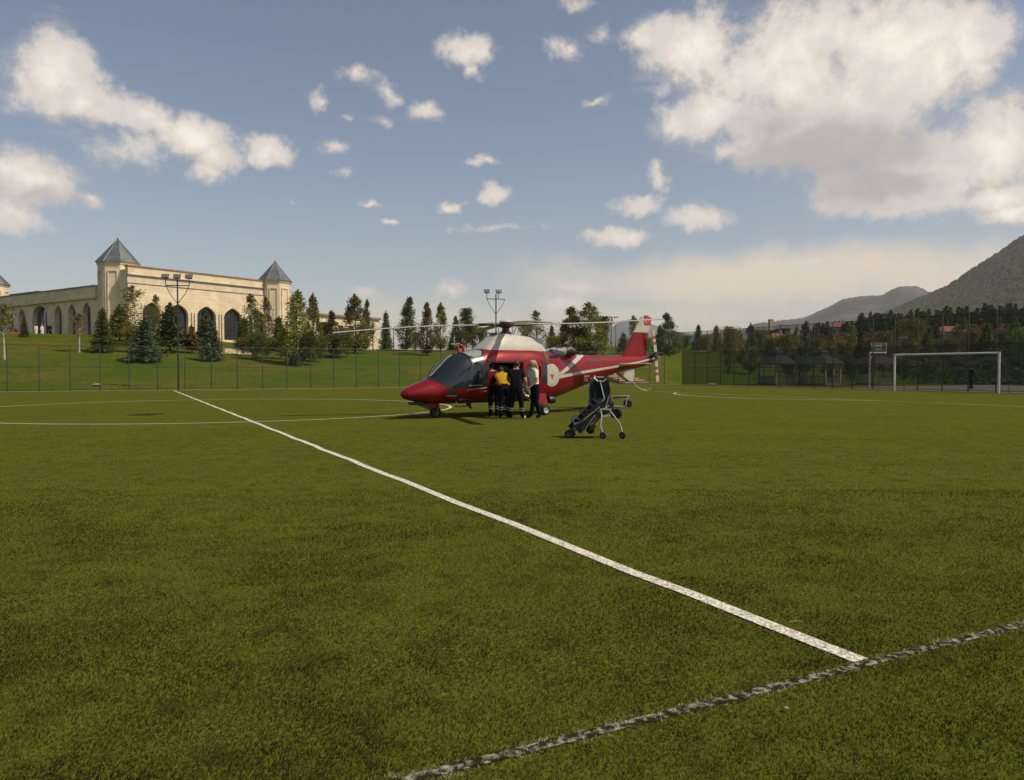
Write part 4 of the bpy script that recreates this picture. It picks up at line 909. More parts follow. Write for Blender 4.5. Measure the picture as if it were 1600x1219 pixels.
def person(label, loc, rz, J, mats, group=None, hair=None, robe=None, fat=1.0, fingers=True, cat='person'):
    """mats: dict bone-end prefix -> material; default skin"""
    root = empty('person', loc, rz, label, cat, group)
    names = list(J); idx = {n: i for i, n in enumerate(names)}
    me = bpy.data.meshes.new('body'); me.from_pydata([J[n] for n in names], [(idx[a], idx[b]) for a, b in BONES], []); o = link('body_tmp', me)
    o.modifiers.new('s', 'SKIN'); sv = me.skin_vertices[0].data if me.skin_vertices else None
    if sv is None:
        bm = bmesh.new(); bm.from_mesh(me); bm.verts.layers.skin.verify(); bm.to_mesh(me); bm.free(); sv = me.skin_vertices[0].data
    for n in names:
        key = n if n in RAD else n[:2]; r = RAD[key]; f = fat if key in ('pelvis','waist','chest','hp') else 1
        sv[idx[n]].radius = (r[0]*f, r[1]*f); sv[idx[n]].use_root = n == 'pelvis'
    md = o.modifiers.new('u', 'SUBSURF'); md.levels = 2; md.render_levels = 2
    bpy.context.view_layer.update(); dg = bpy.context.evaluated_depsgraph_get(); bme = bpy.data.meshes.new_from_object(o.evaluated_get(dg)); bpy.data.objects.remove(o)
    b = MB(); b.v = [tuple(v.co) for v in bme.vertices]; b.f = [tuple(p.vertices) for p in bme.polygons]
    ml = [SKIN]; key2 = {}
    def mi(m):
        if m not in ml: ml.append(m)
        return ml.index(m)
    segs = [(a_, b_, J[a_], J[b_]) for a_, b_ in BONES]
    for f in b.f:
        c = sum((Vector(b.v[i]) for i in f), Vector())/len(f); best = None
        for a_, b_, p, q in segs:
            d = q-p; u = max(0, min(1, (c-p).dot(d)/max(d.length_squared, 1e-6))); rr = (c-p-d*u).length-.5*max(RAD[b_ if b_ in RAD else b_[:2]])
            if best is None or rr < best[0]: best = (rr, b_, u)
        e = best[1]; m = mats.get(e) or mats.get(e[:2]) or (mats.get('trunk') if e in ('waist','chest','neck') or e[:2] in ('sh',) else None)
        if e == 'neck' and best[2] > .75: m = None
        if e[:2] == 'el' and mats.get('short') and best[2] > .62: m = None
        if e[:2] in ('kn','an','hp') and m is None: m = mats.get('legs')
        if e[:2] == 'to' and m is None: m = mats.get('shoe', SHOE)
        if e in ('hpL','hpR') or e == 'pelvis' or (e == 'waist' and best[2] < .30): m = mats.get('legs')
        b.m.append(mi(m) if m else 0)
    nz = MB()
    fd = (J['jaw']-J['neck']); face = Vector((0, -1, 0)); 
    if 'face' in mats: face = Vector(mats['face']).normalized()
    mid = J['jaw'].lerp(J['brow'], .5)
    b.cur = 0; b.tube([mid+face*.085+Vector((0,0,.02)), mid+face*.112-Vector((0,0,.015)), mid+face*.09-Vector((0,0,.025))], [.012, .016, .01], 6)
    up_ = (J['crown']-J['jaw']).normalized(); sd = face.cross(up_).normalized()
    for sgn in (-1, 1): b.ball(mid+sd*sgn*.082+up_*.01, .03, 8, 6, (.5, .8, 1.2))
    if fingers:
        for q in 'LR':
            d = (J['ha'+q]-J['wr'+q]).normalized(); s_ = d.cross(Vector((0, 1, .2))).normalized(); n_ = s_.cross(d)
            gm = mats.get('ha'); b.cur = mi(gm) if gm else 0; p0 = J['ha'+q]
            for i, (off, ln) in enumerate(((-.03,.062),(-.01,.075),(.01,.07),(.03,.055))):
                p = p0+s_*off; b.tube([p-d*.02, p+d*ln*.5+n_*.006, p+d*ln*.85+n_*.022, p+d*ln+n_*.04], [.0095, .009, .008, .006], 6)
            p = J['wr'+q].lerp(p0, .5)+s_*(-.03); b.tube([p, p-s_*.022+d*.03, p-s_*.03+d*.055+n_*.015], [.011, .010, .008], 6)
    bo = b.build('body', ml, root, 60.0)
    eyes = MB()
    for sgn in (-1, 1): eyes.ball(mid+face*.082+sd*sgn*.03+up_*.028, .011, 6, 5)
    eyes.build('eyes', HAIR, root, True)
    if hair:
        kind, hm = hair; hb = MB(); qr = up_.to_track_quat('Z', 'Y').to_matrix()
        c = J['brow']+up_*.015-face*.022
        if kind == 'short': hb.ball(c, .103, 16, 10, (.92, 1.06, .92), qr)
        else:
            hb.ball(c+up_*.0, .112, 16, 10, (.95, 1.08, 1.0), qr)
            bk = -face
            hb.tube([c+bk*.05, c+bk*.11-up_*.10, c+bk*.16-up_*.24, c+bk*.20-up_*.34], [.085, .085, .075, .03], 10, flat=.7)
            hb.tube([J['jaw']-up_*.05+bk*.02, J['neck']-up_*.02+bk*.02], [.085, .10], 10)
        hb.build('hair' if kind == 'short' else 'headscarf', hm, root, True)
    return root, bo
def on_px(px, py): p = ray(px, py); k = CAMZ/-p.z; return Vector((p.x*k, p.y*k, 0))
# white T-shirt and headscarf: side view facing left, arms reaching forward
def reach(J, q, el, wr, ha): J['el'+q] = Vector(el); J['wr'+q] = Vector(wr); J['ha'+q] = Vector(ha)
J = pose(1.73, R(7)); reach(J, 'L', (.25,-.06,1.12), (.18,-.26,.93), (.15,-.33,.88)); reach(J, 'R', (-.25,-.12,1.14), (-.17,-.36,.98), (-.13,-.44,.95))
J['anL'] = Vector((.12,.12,.085)); J['toL'] = Vector((.13,-.03,.035)); J['anR'] = Vector((-.12,-.08,.085)); J['toR'] = Vector((-.13,-.24,.035))
person('person in white T-shirt and beige headscarf leaning towards the open cabin door', on_px(836, 653.5), R(-68), J, dict(trunk=WHITEC, el=WHITEC, short=1, legs=NAVY, ha=GLOVE), hair=('scarf', SCARF), fat=1.08)
# dark navy shirt, back to the camera, right foot out with pale soled shoe
J = pose(1.74, R(14)); reach(J, 'L', (.27,-.12,1.18), (.2,-.36,1.05), (.17,-.44,1.03)); reach(J, 'R', (-.3,.0,1.12), (-.27,-.18,.90), (-.25,-.25,.86))
J['anR'] = Vector((-.20,.06,.085)); J['toR'] = Vector((-.28,-.07,.04)); J['knR'] = Vector((-.16,-.0,.49)); J['anL'] = Vector((.16,.02,.085)); J['toL'] = Vector((.16,-.13,.04))
pn, _ = person('stocky person in charcoal shirt and navy trousers with back turned at the cabin door', on_px(806, 655), R(172), J, dict(trunk=CHAR, el=CHAR, short=1, legs=NAVY, shoe=SOLE), hair=('short', HAIR), fat=1.22)
def bands(root, J, qs=('L','R'), zs=(.26,.32)):
    b = MB()
    for q in qs:
        for z in zs:
            u = (z-J['an'+q].z)/(J['kn'+q].z-J['an'+q].z); p = J['an'+q].lerp(J['kn'+q], u); b.lathe([(.070+.012*u, -.013), (.072+.012*u, .013)], p, 14, cap=False)
    b.build('reflective_bands', REFL, root)
bands(pn, J)
J = pose(1.70, R(40)); reach(J, 'L', (.25,-.50,1.06), (.16,-.70,1.02), (.13,-.78,1.02)); reach(J, 'R', (-.27,-.46,1.06), (-.2,-.66,.96), (-.17,-.74,.95))
pn, _ = person('person in yellow vest and dark trousers bending into the cabin', on_px(788, 653), R(196), J, dict(trunk=YELLOWC, sh=YELLOWC, el=NAVY, wr=NAVY, legs=NAVY), hair=('short', HAIR)); bands(pn, J)
J = pose(1.68, R(16)); reach(J, 'L', (.25,-.2,1.2), (.16,-.42,1.15), (.13,-.5,1.14)); reach(J, 'R', (-.27,-.1,1.12), (-.2,-.3,.98), (-.17,-.37,.95))
pn, _ = person('person in maroon uniform with white sleeve patch beside the yellow vest wearer', on_px(771.5, 651.5), R(206), J, dict(trunk=MAROON, el=WHITEC, wr=MAROON, legs=NAVY), hair=('short', HAIR)); bands(pn, J)
# patient lying back inside the doorway
def heli(t, y, z): return Vector((HN.x+math.cos(HA)*t-math.sin(HA)*y, HN.y+math.sin(HA)*t+math.cos(HA)*y, z))
J = pose(1.7); J.update({k_: Vector(v) for k_, v in dict(pelvis=(0,0,.14), waist=(0,.10,.25), chest=(0,.22,.45), neck=(0,.29,.58), jaw=(0,.30,.65), brow=(0,.33,.73), crown=(0,.35,.80), shL=(.18,.24,.5), shR=(-.18,.24,.5),
     elL=(.26,.02,.33), wrL=(.15,-.2,.34), haL=(.1,-.27,.35), elR=(-.26,.02,.33), wrR=(-.15,-.2,.34), haR=(-.1,-.27,.35), hpL=(.1,-.02,.13), hpR=(-.1,-.02,.13), knL=(.13,-.36,.36), knR=(-.12,-.34,.38), anL=(.13,-.62,.05), anR=(-.12,-.62,.05), toL=(.14,-.78,.06), toR=(-.13,-.78,.06)).items()})
person('person in white top and khaki trousers sitting back inside the cabin doorway', heli(3.80, -.60, .58), HA+R(6), J, dict(trunk=WHITEC, el=WHITEC, wr=WHITEC, legs=KHAKI, shoe=WHITEC), hair=('short', HAIR))
# far figures by the arcade and on the court
def far(px, py, label, rz, J, mats, hair, h_group=None, robe=None, dep=None):
    g = ground(px, py) if dep is None else None
    p = g if g is not None else Vector((*at(px, py, dep).to_2d(), 0))
    if dep: p.z = terrw(p.x, p.y)
    r, bo = person(label, p, rz, J, mats, h_group, hair)
    if robe:
        b = MB(); b.lathe([(.24, .06), (.21, .5), (.17, .95), (.19, 1.2), (.13, 1.42)], (0, 0, 0), 14, cap=False); b.build('robe', robe, r, True)
    return r
far(56.5, 525, 'person in long white robe walking outside the arcade', R(60), pose(1.68), dict(trunk=ROBE, el=ROBE, wr=ROBE, legs=ROBE), ('scarf', NAVY), robe=ROBE, dep=109)
far(66, 525, 'person in pale coat and dark skirt by the large round arch', R(70), pose(1.64), dict(trunk=PINK, el=WHITEC, wr=WHITEC, legs=NAVY), ('scarf', PINK), robe=ROBE, dep=109)
far(76, 525, 'tall person in black suit standing in front of the round arch', R(20), pose(1.82), dict(trunk=CHAR, el=CHAR, wr=CHAR, legs=CHAR), ('short', HAIR), dep=109.5)
far(79.5, 525, 'person in dark jacket beside the black suited person', R(-30), pose(1.70), dict(trunk=NAVY, el=NAVY, wr=NAVY, legs=NAVY), ('short', HAIR), dep=110.5)
Jw = pose(1.76); Jw['anL'] = Vector((.12,-.22,.085)); Jw['toL'] = Vector((.12,-.36,.05)); Jw['anR'] = Vector((-.12,.25,.10)); Jw['toR'] = Vector((-.12,.1,.03)); Jw['knR'] = Vector((-.11,.05,.48))
pc = on_px(1517, 608.5); person('person in black walking across the grey court behind the goal', pc, R(-80), Jw, dict(trunk=CHAR, el=CHAR, wr=CHAR, legs=NAVY), hair=('short', HAIR))

# ------------------------------------------------------------------ ambulance stretcher folded into a chair
M['chrome'] = pm('chrome_tube', (0.62, 0.58, 0.62), 0.28, scale=6, var=0.1, metallic=0.75)
M['pad'] = pm('blue_black_pad', (0.009, 0.013, 0.020), 0.75, scale=10, var=0.35, spec=0.15); M['padblue'] = pm('blue_pad', (0.018, 0.060, 0.12), 0.6, scale=10, var=0.25)
def stretcher():
    c = on_px(937, 684); root = empty('folded_stretcher', c, R(-6), 'black and chrome wheeled ambulance stretcher folded upright beside the helicopter', 'stretcher')
    # local x right, y away, z up; scale about 14 mm per photo pixel
    def castor(p, r=.072, w=.04, ang=0):
        q = Matrix.Rotation(R(ang), 3, 'Z'); a = wheel(p, r, w, 'X', root, 'darksteel', q); return a
    def tubes(name, lst, r, mat, n=8):
        b = MB()
        for l in lst: b.tube(l, r, n)
        return b.build(name, M[mat], root, True)
    W2 = .26
    # sloping bed frame resting on the ground at the left
    lo, hi = Vector((-.62, 0, .16)), Vector((.02, 0, .80))
    for y in (-W2, W2): tubes('side_rail', [[lo+Vector((0, y, 0)), hi+Vector((0, y, 0))]], .02, 'darksteel')
    tubes('cross_tube', [[lo.lerp(hi, u)+Vector((0, -W2, 0)), lo.lerp(hi, u)+Vector((0, W2, 0))] for u in (0, .25, .5, .75, 1)], .016, 'darksteel')
    d = (hi-lo).normalized(); nn = Vector((-d.z, 0, d.x)); qm = Matrix((d, Vector((0, 1, 0)), nn)).transposed()
    for u, ln in ((.22, .34), (.62, .36)):
        b = MB(); b.box(lo.lerp(hi, u)+nn*.06, (ln, .44, .09), qm); b.build('leg_cushion', M['pad'], root)
    b = MB(); b.box(lo.lerp(hi, .45)-nn*.12, (.62, .34, .14), qm); b.build('undercarriage', M['black'], root)
    for u in (.2, .48, .78):
        p = lo.lerp(hi, u)
        for y in (-W2-.02, W2+.02): tubes('side_handle', [[p+Vector((0, y, 0)), p+nn*.16+Vector((0, y, 0)), p+nn*.17+d*.10+Vector((0, y, 0)), p+d*.13+Vector((0, y, 0))]], .014, 'padblue' if u < .3 else 'black')
    # backrest
    out = [(-.17,.66),(-.18,1.05),(-.15,1.20),(-.08,1.27),(.10,1.27),(.17,1.20),(.20,1.05),(.19,.70)]
    b = MB(); b.prism([(x+.02, -.10, z) for x, z in out], [(x-.02, .04, z) for x, z in out]); bk = b.build('backrest', M['pad'], root)
    b = MB(); b.prism([(x*1.06-.02, .045, z) for x, z in out], [(x*1.04-.05, .10, z) for x, z in out]); b.build('backrest_cover', M['padblue'], bk)
    for x in (-.10, .10):
        for z0 in (.74, .93, 1.10): q = MB(); q.box((x+.02, -.115, z0), (.13, .03, .15)); q.build('pad_panel', M['pad'], bk)
    b = MB(); b.box((-.11, -.13, .86), (.035, .02, .3)); b.build('strap', M['black'], bk)
    tubes('backrest_bar', [[(.0, -.14, 1.24), (.10, -.15, .82)]], .014, 'chrome')
    tubes('push_handle', [[(-.11, -.10, 1.33), (-.11, -.12, 1.27), (-.04, -.14, 1.21), (.07, -.14, 1.21), (.13, -.12, 1.26)], [(-.07, -.13, 1.30), (.08, -.13, 1.30)]], .016, 'chrome')
    # right hand loop with raised wheels
    tubes('loading_frame', [[(.24, -.12, .84), (.30, -.14, .90), (.62, -.14, .90)], [(.62, -.14, .90), (.57, -.15, .84), (.55, -.15, .70)], [(.28, -.14, .68), (.54, -.14, .68)]], .016, 'chrome')
    tubes('loading_frame_rear', [[(.24, .2, .84), (.60, .2, .88)], [(.28, .2, .68), (.56, .2, .68)], [(.20, .0, .92), (.30, .05, .66)]], .018, 'darksteel')
    castor((.61, -.15, .74), .075, .045, 70); castor((.58, .2, .74), .075, .045, 70)
    castor((.38, .05, .52), .11, .08, 60); castor((.33, .25, .50), .10, .08, 60)
    # hub of joints
    b = MB(); b.box((.12, 0, .66), (.34, .4, .22)); b.box((.02, -.1, .78), (.22, .2, .14)); b.build('joint_block', M['black'], root)
    tubes('linkage', [[(-.15, -.2, .62), (.1, -.2, .84)], [(-.05, -.22, .56), (.2, -.2, .70)], [(.1, -.22, .60), (.2, -.2, .92), (.28, -.18, .72)], [(-.45, -.28, .30), (.0, -.26, .68)]], .014, 'steel')
    # front legs
    tubes('front_leg', [[(.02, -.24, .60), (.04, -.26, .50), (.01, -.28, .28), (.06, -.28, .13)]], .017, 'chrome'); tubes('front_leg', [[(.20, -.24, .61), (.28, -.22, .50), (.42, -.2, .32), (.47, -.2, .13)]], .017, 'chrome')
    tubes('leg_crossbar', [[(.0, -.24, .62), (.24, -.24, .62)], [(.05, -.25, .47), (.22, -.24, .48)]], .018, 'chrome')
    castor((.065, -.28, .075), .075, .04, 60); castor((.475, -.2, .075), .075, .04, 60)
    for i, (x0, z0, x1, z1, y, r, mt) in enumerate([(-.5,.24,-.28,.52,-.3,.016,'black'),(-.3,.22,-.1,.5,-.29,.012,'steel'),(-.42,.12,.05,.55,-.2,.018,'black'),(-.2,.2,.12,.56,.2,.018,'black'),(-.55,.3,-.4,.36,-.3,.012,'steel'),(-.35,.5,-.15,.66,-.3,.012,'black'),(.05,.5,.3,.6,.1,.03,'black')]):
        tubes('strut', [[(x0, y, z0), (x1, y, z1)]], r, mt)
    for (x, z) in ((-.36,.26),(-.24,.36),(-.15,.24),(-.12,.46)):
        b = MB(); b.box((x, -.16, z), (.13, .2, .09), qm); b.build('mechanism_box', M['black'], root)
    for u in (.3, .7):
        p = lo.lerp(hi, u); b = MB(); b.box(p+nn*.11, (.05, .47, .02), qm); b.build('strap', M['padblue'] if u < .5 else M['black'], root)
    rg = random.Random(4)
    for k in range(16):
        u0, u1 = rg.random(), rg.random(); p = lo.lerp(hi, u0)-nn*(.02+.2*rg.random()); q = lo.lerp(hi, u1)-nn*(.02+.2*rg.random()); y0, y1 = rg.uniform(-.28, .2), rg.uniform(-.28, .2)
        tubes('frame_bar', [[p+Vector((0, y0, 0)), q+Vector((0, y1, 0))]], .008+.006*rg.random(), 'darksteel' if k % 3 else 'steel', 6)
    castor((-.66, -.2, .09), .09, .07, 80); castor((-.60, .22, .09), .09, .07, 80); castor((-.20, .1, .16), .09, .06, 70)
stretcher()
# ------------------------------------------------------------------ trees
BARK = pm('bark', (0.09, 0.065, 0.045), 0.9, scale=3, var=0.35); BIRCH = pm('pale_bark', (0.42, 0.39, 0.34), 0.85, scale=5, col2=(0.16, 0.14, 0.12), lo=.5, hi=.62)
LEAF = dict(green=leafmat('leaf_green', (0.125, 0.146, 0.025), (0.230, 0.232, 0.047)), dark=leafmat('leaf_dark', (0.058, 0.082, 0.022), (0.120, 0.146, 0.035), .8, .34),
  olive=leafmat('leaf_olive', (0.135, 0.136, 0.026), (0.235, 0.212, 0.046)), yellow=leafmat('leaf_yellow', (0.16, 0.12, 0.018), (0.24, 0.17, 0.03)), blue=leafmat('needle_blue', (0.064, 0.088, 0.046), (0.130, 0.158, 0.080), .6, .15),
  rust=leafmat('leaf_rust', (0.26, 0.095, 0.026), (0.33, 0.17, 0.045)), brown=leafmat('leaf_bronze', (0.110, 0.096, 0.026), (0.175, 0.140, 0.040)))
def quads(C, size, rng, up=0.0):
    n = len(C); a = rng.normal(size=(n, 3)); a[:, 2] *= (1-up); a /= np.linalg.norm(a, axis=1)[:, None]
    b = rng.normal(size=(n, 3)); b -= (b*a).sum(1)[:, None]*a; b /= np.linalg.norm(b, axis=1)[:, None]
    s = size*(0.55+.9*rng.random(n)); a *= s[:, None]; b *= (s*(.45+.4*rng.random(n)))[:, None]
    V = np.stack([C-a, C-b*.9, C+a, C+b*.9], 1).reshape(-1, 3); return V
def crown_mesh(name, C, size, rng, mat, up=0.0):
    V = quads(C, size, rng, up); return np_mesh(name, V, np.arange(len(V)).reshape(-1, 4), [mat])
def broad(seed, rmax=.2, c0=.16, n=2600, size=.016, gap=.5, taper=1.0, clump=.045, rise0=.8):
    rng = np.random.default_rng(seed); b = MB(); lean = rng.normal(0, .012, 2)
    tr = [(lean[0]*u*3*u, lean[1]*u*3*u, u) for u in (-.02, .1, .3, .55, .8, .95)]; b.tube(tr, [.017, .014, .011, .008, .005, .002], 7)
    C = []; L = 40
    for k in range(L):
        h0 = c0+.02+(.93-c0)*(k/L)**.9; a = k*2.4+rng.normal(0, .4); q = (h0-c0)/(1-c0)
        pr = rmax*(math.sin(math.pi*min(1, (q*.74+.22)))**.8)*(1 if q < .5 else 1-(1-taper)*(q-.5)*2)*(0.6+.6*rng.random())
        if taper < .8: pr = rmax*min(1, (q+.16)/.36)*(1-(max(0, q-.25)/.8)**1.35)*(.5+.7*rng.random())
        rise = pr*(rise0+.7*rng.random()); e = np.array([math.cos(a)*pr, math.sin(a)*pr, h0+min(rise, (1-h0)*.85)]); o = np.array([0, 0, h0])
        mid = o*.5+e*.5+np.array([0, 0, -.015]); b.tube([tuple(o), tuple(mid), tuple(e)], [.006, .004, .0015], 5, False)
        m = int(n/L*(.6+.8*rng.random()))
        u = rng.random(m)**.6; P = o[None]*(1-u[:, None])+e[None]*u[:, None]; nc = 4
        cl = o[None]+(e-o)[None]*(.3+.7*rng.random(nc))[:, None]+rng.normal(0, clump*.8, (nc, 3)); pick = rng.integers(0, nc, m)
        P = np.where(rng.random(m)[:, None] < .72, cl[pick]+rng.normal(0, clump*.55, (m, 3)), P+rng.normal(0, clump*.4, (m, 3))); C.append(P)
    C.append(np.stack([rng.normal(0, .012, 150), rng.normal(0, .012, 150), .84+.18*rng.random(150)], 1))
    C = np.concatenate(C); C = C[(C[:, 2] > c0*.8) & (C[:, 2] < 1.03)]; return b, C, size, rng
def column(seed, rmax=.17, n=5200, size=.0135, z0=.06, nc=95, airy=1.0):
    """pointed columnar crown: leaf clumps scattered through a spindle-shaped volume, limbs run to the clumps"""
    rng = np.random.default_rng(seed); b = MB(); lx, ly = rng.normal(0, .02, 2)
    b.tube([(lx*u*u, ly*u*u, u) for u in (-.02, .1, .3, .55, .8, .97)], [.016, .013, .010, .007, .004, .0015], 7)
    def Rz(z): return rmax*np.minimum(1, np.maximum(.12, (z-z0+.05)/.24))**.8*(1-np.clip((z-.28)/.74, 0, 1)**1.25)+.008
    zc = z0+(1-z0)*rng.random(nc)**1.15*.97; a = rng.random(nc)*6.283; lob = 1+.28*np.sin(a*2+seed)+.2*np.sin(zc*19+seed*2); rr = Rz(zc)*np.sqrt(rng.random(nc)*.85+.15)*lob
    cc = np.stack([rr*np.cos(a)+lx*zc**2, rr*np.sin(a)+ly*zc**2, zc], 1)
    for k in range(0, nc, 2): b.tube([(lx*zc[k]**2, ly*zc[k]**2, max(.03, zc[k]-rr[k]*1.1)), tuple(cc[k])], [.0045, .0012], 4, False)
    pick = rng.integers(0, nc, n); sg = (.014+.020*Rz(zc)/rmax)*airy; C = cc[pick]+rng.normal(0, 1, (n, 3))*sg[pick][:, None]*np.array([1, 1, 1.35])[None]
    tw = np.stack([lx+rng.normal(0, .006, 90), ly+rng.normal(0, .006, 90), .90+.12*rng.random(90)], 1)
    C = np.concatenate([C, tw]); return b, C[C[:, 2] > z0*.6], size, rng
def spruce(seed, rmax=.2, c0=.08, lv=20, dens=1.0, size=.017, droop=.25):
    rng = np.random.default_rng(seed); b = MB(); b.tube([(0, 0, -.02), (0, 0, .5), (0, 0, 1.0)], [.016, .009, .002], 7); C = []
    for k in range(lv):
        q = k/lv; h = c0+(.97-c0)*q; r = rmax*(1-q)**.85*(.8+.35*rng.random())+.012; nb = 9 if q < .7 else 6
        for j in range(nb):
            a = j*6.283/nb+k*.7+rng.normal(0, .2); rr = r*(.6+.55*rng.random()); d = np.array([math.cos(a), math.sin(a), 0]); dz = -droop*rr
            if k % 3 == 0: b.tube([(0, 0, h), tuple(d*rr+np.array([0, 0, h+dz]))], [.004, .001], 4, False)
            m = int((10+26*rr/rmax)*dens); u = rng.random(m)**.7
            P = d[None]*(rr*u)[:, None]+np.array([0, 0, h])[None]+np.array([0, 0, 1])[None]*(dz*u**1.3)[:, None]+rng.normal(0, 1, (m, 3))*np.array([.011, .011, .008])[None]*(1+.9*u[:, None]); C.append(P)
    C.append(np.stack([rng.normal(0, .006, 40), rng.normal(0, .006, 40), .9+.11*rng.random(40)], 1)); return b, np.concatenate(C), size, rng
PROT = {}
def proto(kind, leaf, seed):
    key = (kind, leaf, seed)
    if key in PROT: return PROT[key]
    if kind == 'birch': g = column(seed, .17, 2500, .0125, .12, 70, 1.15)
    elif kind == 'poplar': g = column(seed)
    elif kind == 'round': g = broad(seed, .33, .10, 4200, .021, clump=.085)
    elif kind == 'pine': g = spruce(seed, .24, .14, 15, 1.5, .024, -.15)
    elif kind == 'sapling': g = broad(seed, .14, .42, 500, .02, clump=.05)
    elif kind == 'bare': g = broad(seed, .2, .2, 160, .012, clump=.06)
    else: g = spruce(seed, .21, .08, 22, 1.25, .017)
    b, C, size, rng = g
    tm = b.mesh('trunk', BIRCH if kind in ('birch', 'sapling') else BARK, True); cm = crown_mesh('crown', C, size, rng, LEAF[leaf], .2)
    w = 2*np.percentile(np.hypot(C[:, 0], C[:, 1]), 93); PROT[key] = (tm, cm, w); return PROT[key]
NT = [0]
def tree(px, base, top, hw, kind, leaf, label, dep=None, group=None, seed=None, name=None):
    g = ground(px, base) if dep is None else Vector((*at(px, base, dep).to_2d(), 0)); 
    if dep is not None: g.z = terrw(g.x, g.y)
    D = g.y; ztop = CAMZ+(578.5-top)/FPX*D; h = max(1.0, ztop-g.z); wid = 2.05*hw/FPX*D
    NT[0] += 1; tm, cm, w = proto(kind, leaf, seed if seed else 11+NT[0] % 3)
    nm = name or {'spruce':'spruce_tree','pine':'pine_tree','birch':'birch_tree','poplar':'poplar_tree','sapling':'young_tree','bare':'bare_tree','round':'broadleaf_tree'}[kind]
    root = empty(nm, g, random.uniform(0, 6.28), label, 'tree', group); k = wid/(w*h); root.scale = (h*k, h*k, h)
    link('trunk', tm, root); link('crown', cm, root); return root
T = tree
T(7, 562, 478, 15, 'sapling', 'olive', 'thin young tree with yellowing crown in front of the shaded wing')
T(38, 527, 494, 6, 'spruce', 'dark', 'narrow dark conifer against the shaded wing')
T(124, 551, 492, 12, 'sapling', 'yellow', 'spindly sapling with few yellow leaves below the narrow arches')
T(161, 551, 481, 16, 'spruce', 'dark', 'dark green conifer in front of the octagonal tower with the shaded wing')
T(187, 533, 476, 19, 'pine', 'dark', 'round topped dark pine at the foot of the tower')
T(213, 540, 449, 27, 'birch', 'olive', 'tall airy birch with sparse yellow green leaves before the tower')
T(226, 566, 497, 24, 'spruce', 'blue', 'broad blue green spruce on the slope left of the three lamp mast')
T(245, 541, 462, 12, 'birch', 'green', 'slim green birch covering the first pointed window')
T(266, 551, 474, 22, 'pine', 'dark', 'dark pine covering the second pointed window')
T(300, 552, 508, 10, 'pine', 'brown', 'small brownish pine between two pointed windows')
T(321, 548, 482, 14, 'pine', 'dark', 'slim dark pine behind the blue spruce at the third window')
T(331, 564, 498, 17, 'spruce', 'blue', 'pale blue spruce beside the sandy earth heap')
T(381, 546, 496, 12, 'spruce', 'dark', 'small dark spruce right of the sandy earth heap')
T(398, 553, 462, 20, 'birch', 'olive', 'yellow green birch in front of the wall beside the end tower')
T(417, 551, 466, 18, 'birch', 'brown', 'bronze tinted birch with white trunk before the end tower')
T(436, 549, 494, 15, 'spruce', 'dark', 'dark spruce at the foot of the end tower')
T(400, 562, 522, 16, 'round', 'dark', 'low dark bushy tree under the birches by the end tower')
T(463, 570, 455, 24, 'poplar', 'green', 'tall green poplar just right of the end tower')
T(489, 560, 460, 16, 'poplar', 'olive', 'olive poplar leaning beside the tallest green poplar')
T(460, 572, 545, 10, 'spruce', 'blue', 'tiny blue spruce at the foot of the tall green poplar')
T(482, 571, 520, 17, 'round', 'dark', 'dark bushy tree at the foot of the olive poplar')
T(508, 554, 505, 14, 'round', 'olive', 'olive bush in front of the low stone wing')
T(521, 556, 487, 13, 'poplar', 'brown', 'bronze leaved tree against the low stone wing')
T(527, 560, 522, 18, 'round', 'dark', 'wide dark shrub below the bronze leaved tree')
T(556, 552, 461, 24, 'poplar', 'green', 'big full green poplar by the end of the low stone wing')
T(571, 548, 470, 10, 'poplar', 'dark', 'dark poplar close behind the big full poplar')
T(583, 541, 504, 10, 'bare', 'brown', 'nearly bare little tree on the crest of the bank')
T(603, 544, 486, 10, 'spruce', 'dark', 'slender lone spruce on the crest of the bank')
T(634, 548, 466, 18, 'poplar', 'dark', 'dense dark green poplar left of the two paler poplars')
T(667, 555, 474, 16, 'poplar', 'brown', 'brownish birch like poplar with white trunk')
T(688, 549, 474, 14, 'poplar', 'green', 'pointed green poplar next to the brownish one')
T(705, 548, 527, 6, 'spruce', 'dark', 'little columnar conifer beside the pointed poplar')
T(712, 545, 495, 12, 'poplar', 'green', 'fresh green tree left of the black topped one')
T(729, 545, 484, 11, 'round', 'dark', 'black green dense topped tree above its neighbours')
T(738, 546, 508, 12, 'round', 'green', 'low green tree under the black topped one')
T(753, 541, 513, 8, 'round', 'dark', 'small lollipop shaped dark tree', )
T(823, 548, 506, 12, 'round', 'green', 'low leafy tree behind the rotor hub')
T(838, 550, 486, 15, 'birch', 'olive', 'olive birch behind the rear of the rotor cowling')
T(862, 549, 508, 9, 'spruce', 'dark', 'small dark spruce behind the engine exhaust')
T(882, 553, 502, 14, 'poplar', 'dark', 'dark poplar left of the airy birches behind the tail boom')
T(895, 556, 480, 22, 'poplar', 'olive', 'airy olive poplar behind the tail boom')
T(923, 558, 474, 23, 'poplar', 'green', 'widest green poplar behind the tail boom')
T(943, 556, 496, 14, 'round', 'dark', 'dark round tree by the street lamp beyond the tail boom')
T(974, 552, 520, 12, 'spruce', 'dark', 'low dark spruce in front of the blue mountain')
T(991, 550, 494, 10, 'poplar', 'green', 'thin green poplar behind the tail fin')
T(1031, 556, 507, 11, 'spruce', 'dark', 'dark spruce just right of the tail fin')
T(1046, 557, 490, 18, 'poplar', 'dark', 'tall ragged poplar at the end of the tall fence')
T(1091, 548, 507, 10, 'spruce', 'dark', 'neat dark spruce behind the left end of the tall fence')
T(1119, 549, 508, 10, 'spruce', 'green', 'green spruce beside the neat dark one')
T(1070, 549, 525, 12, 'round', 'olive', 'low olive shrub tree on the crest behind the tall fence')
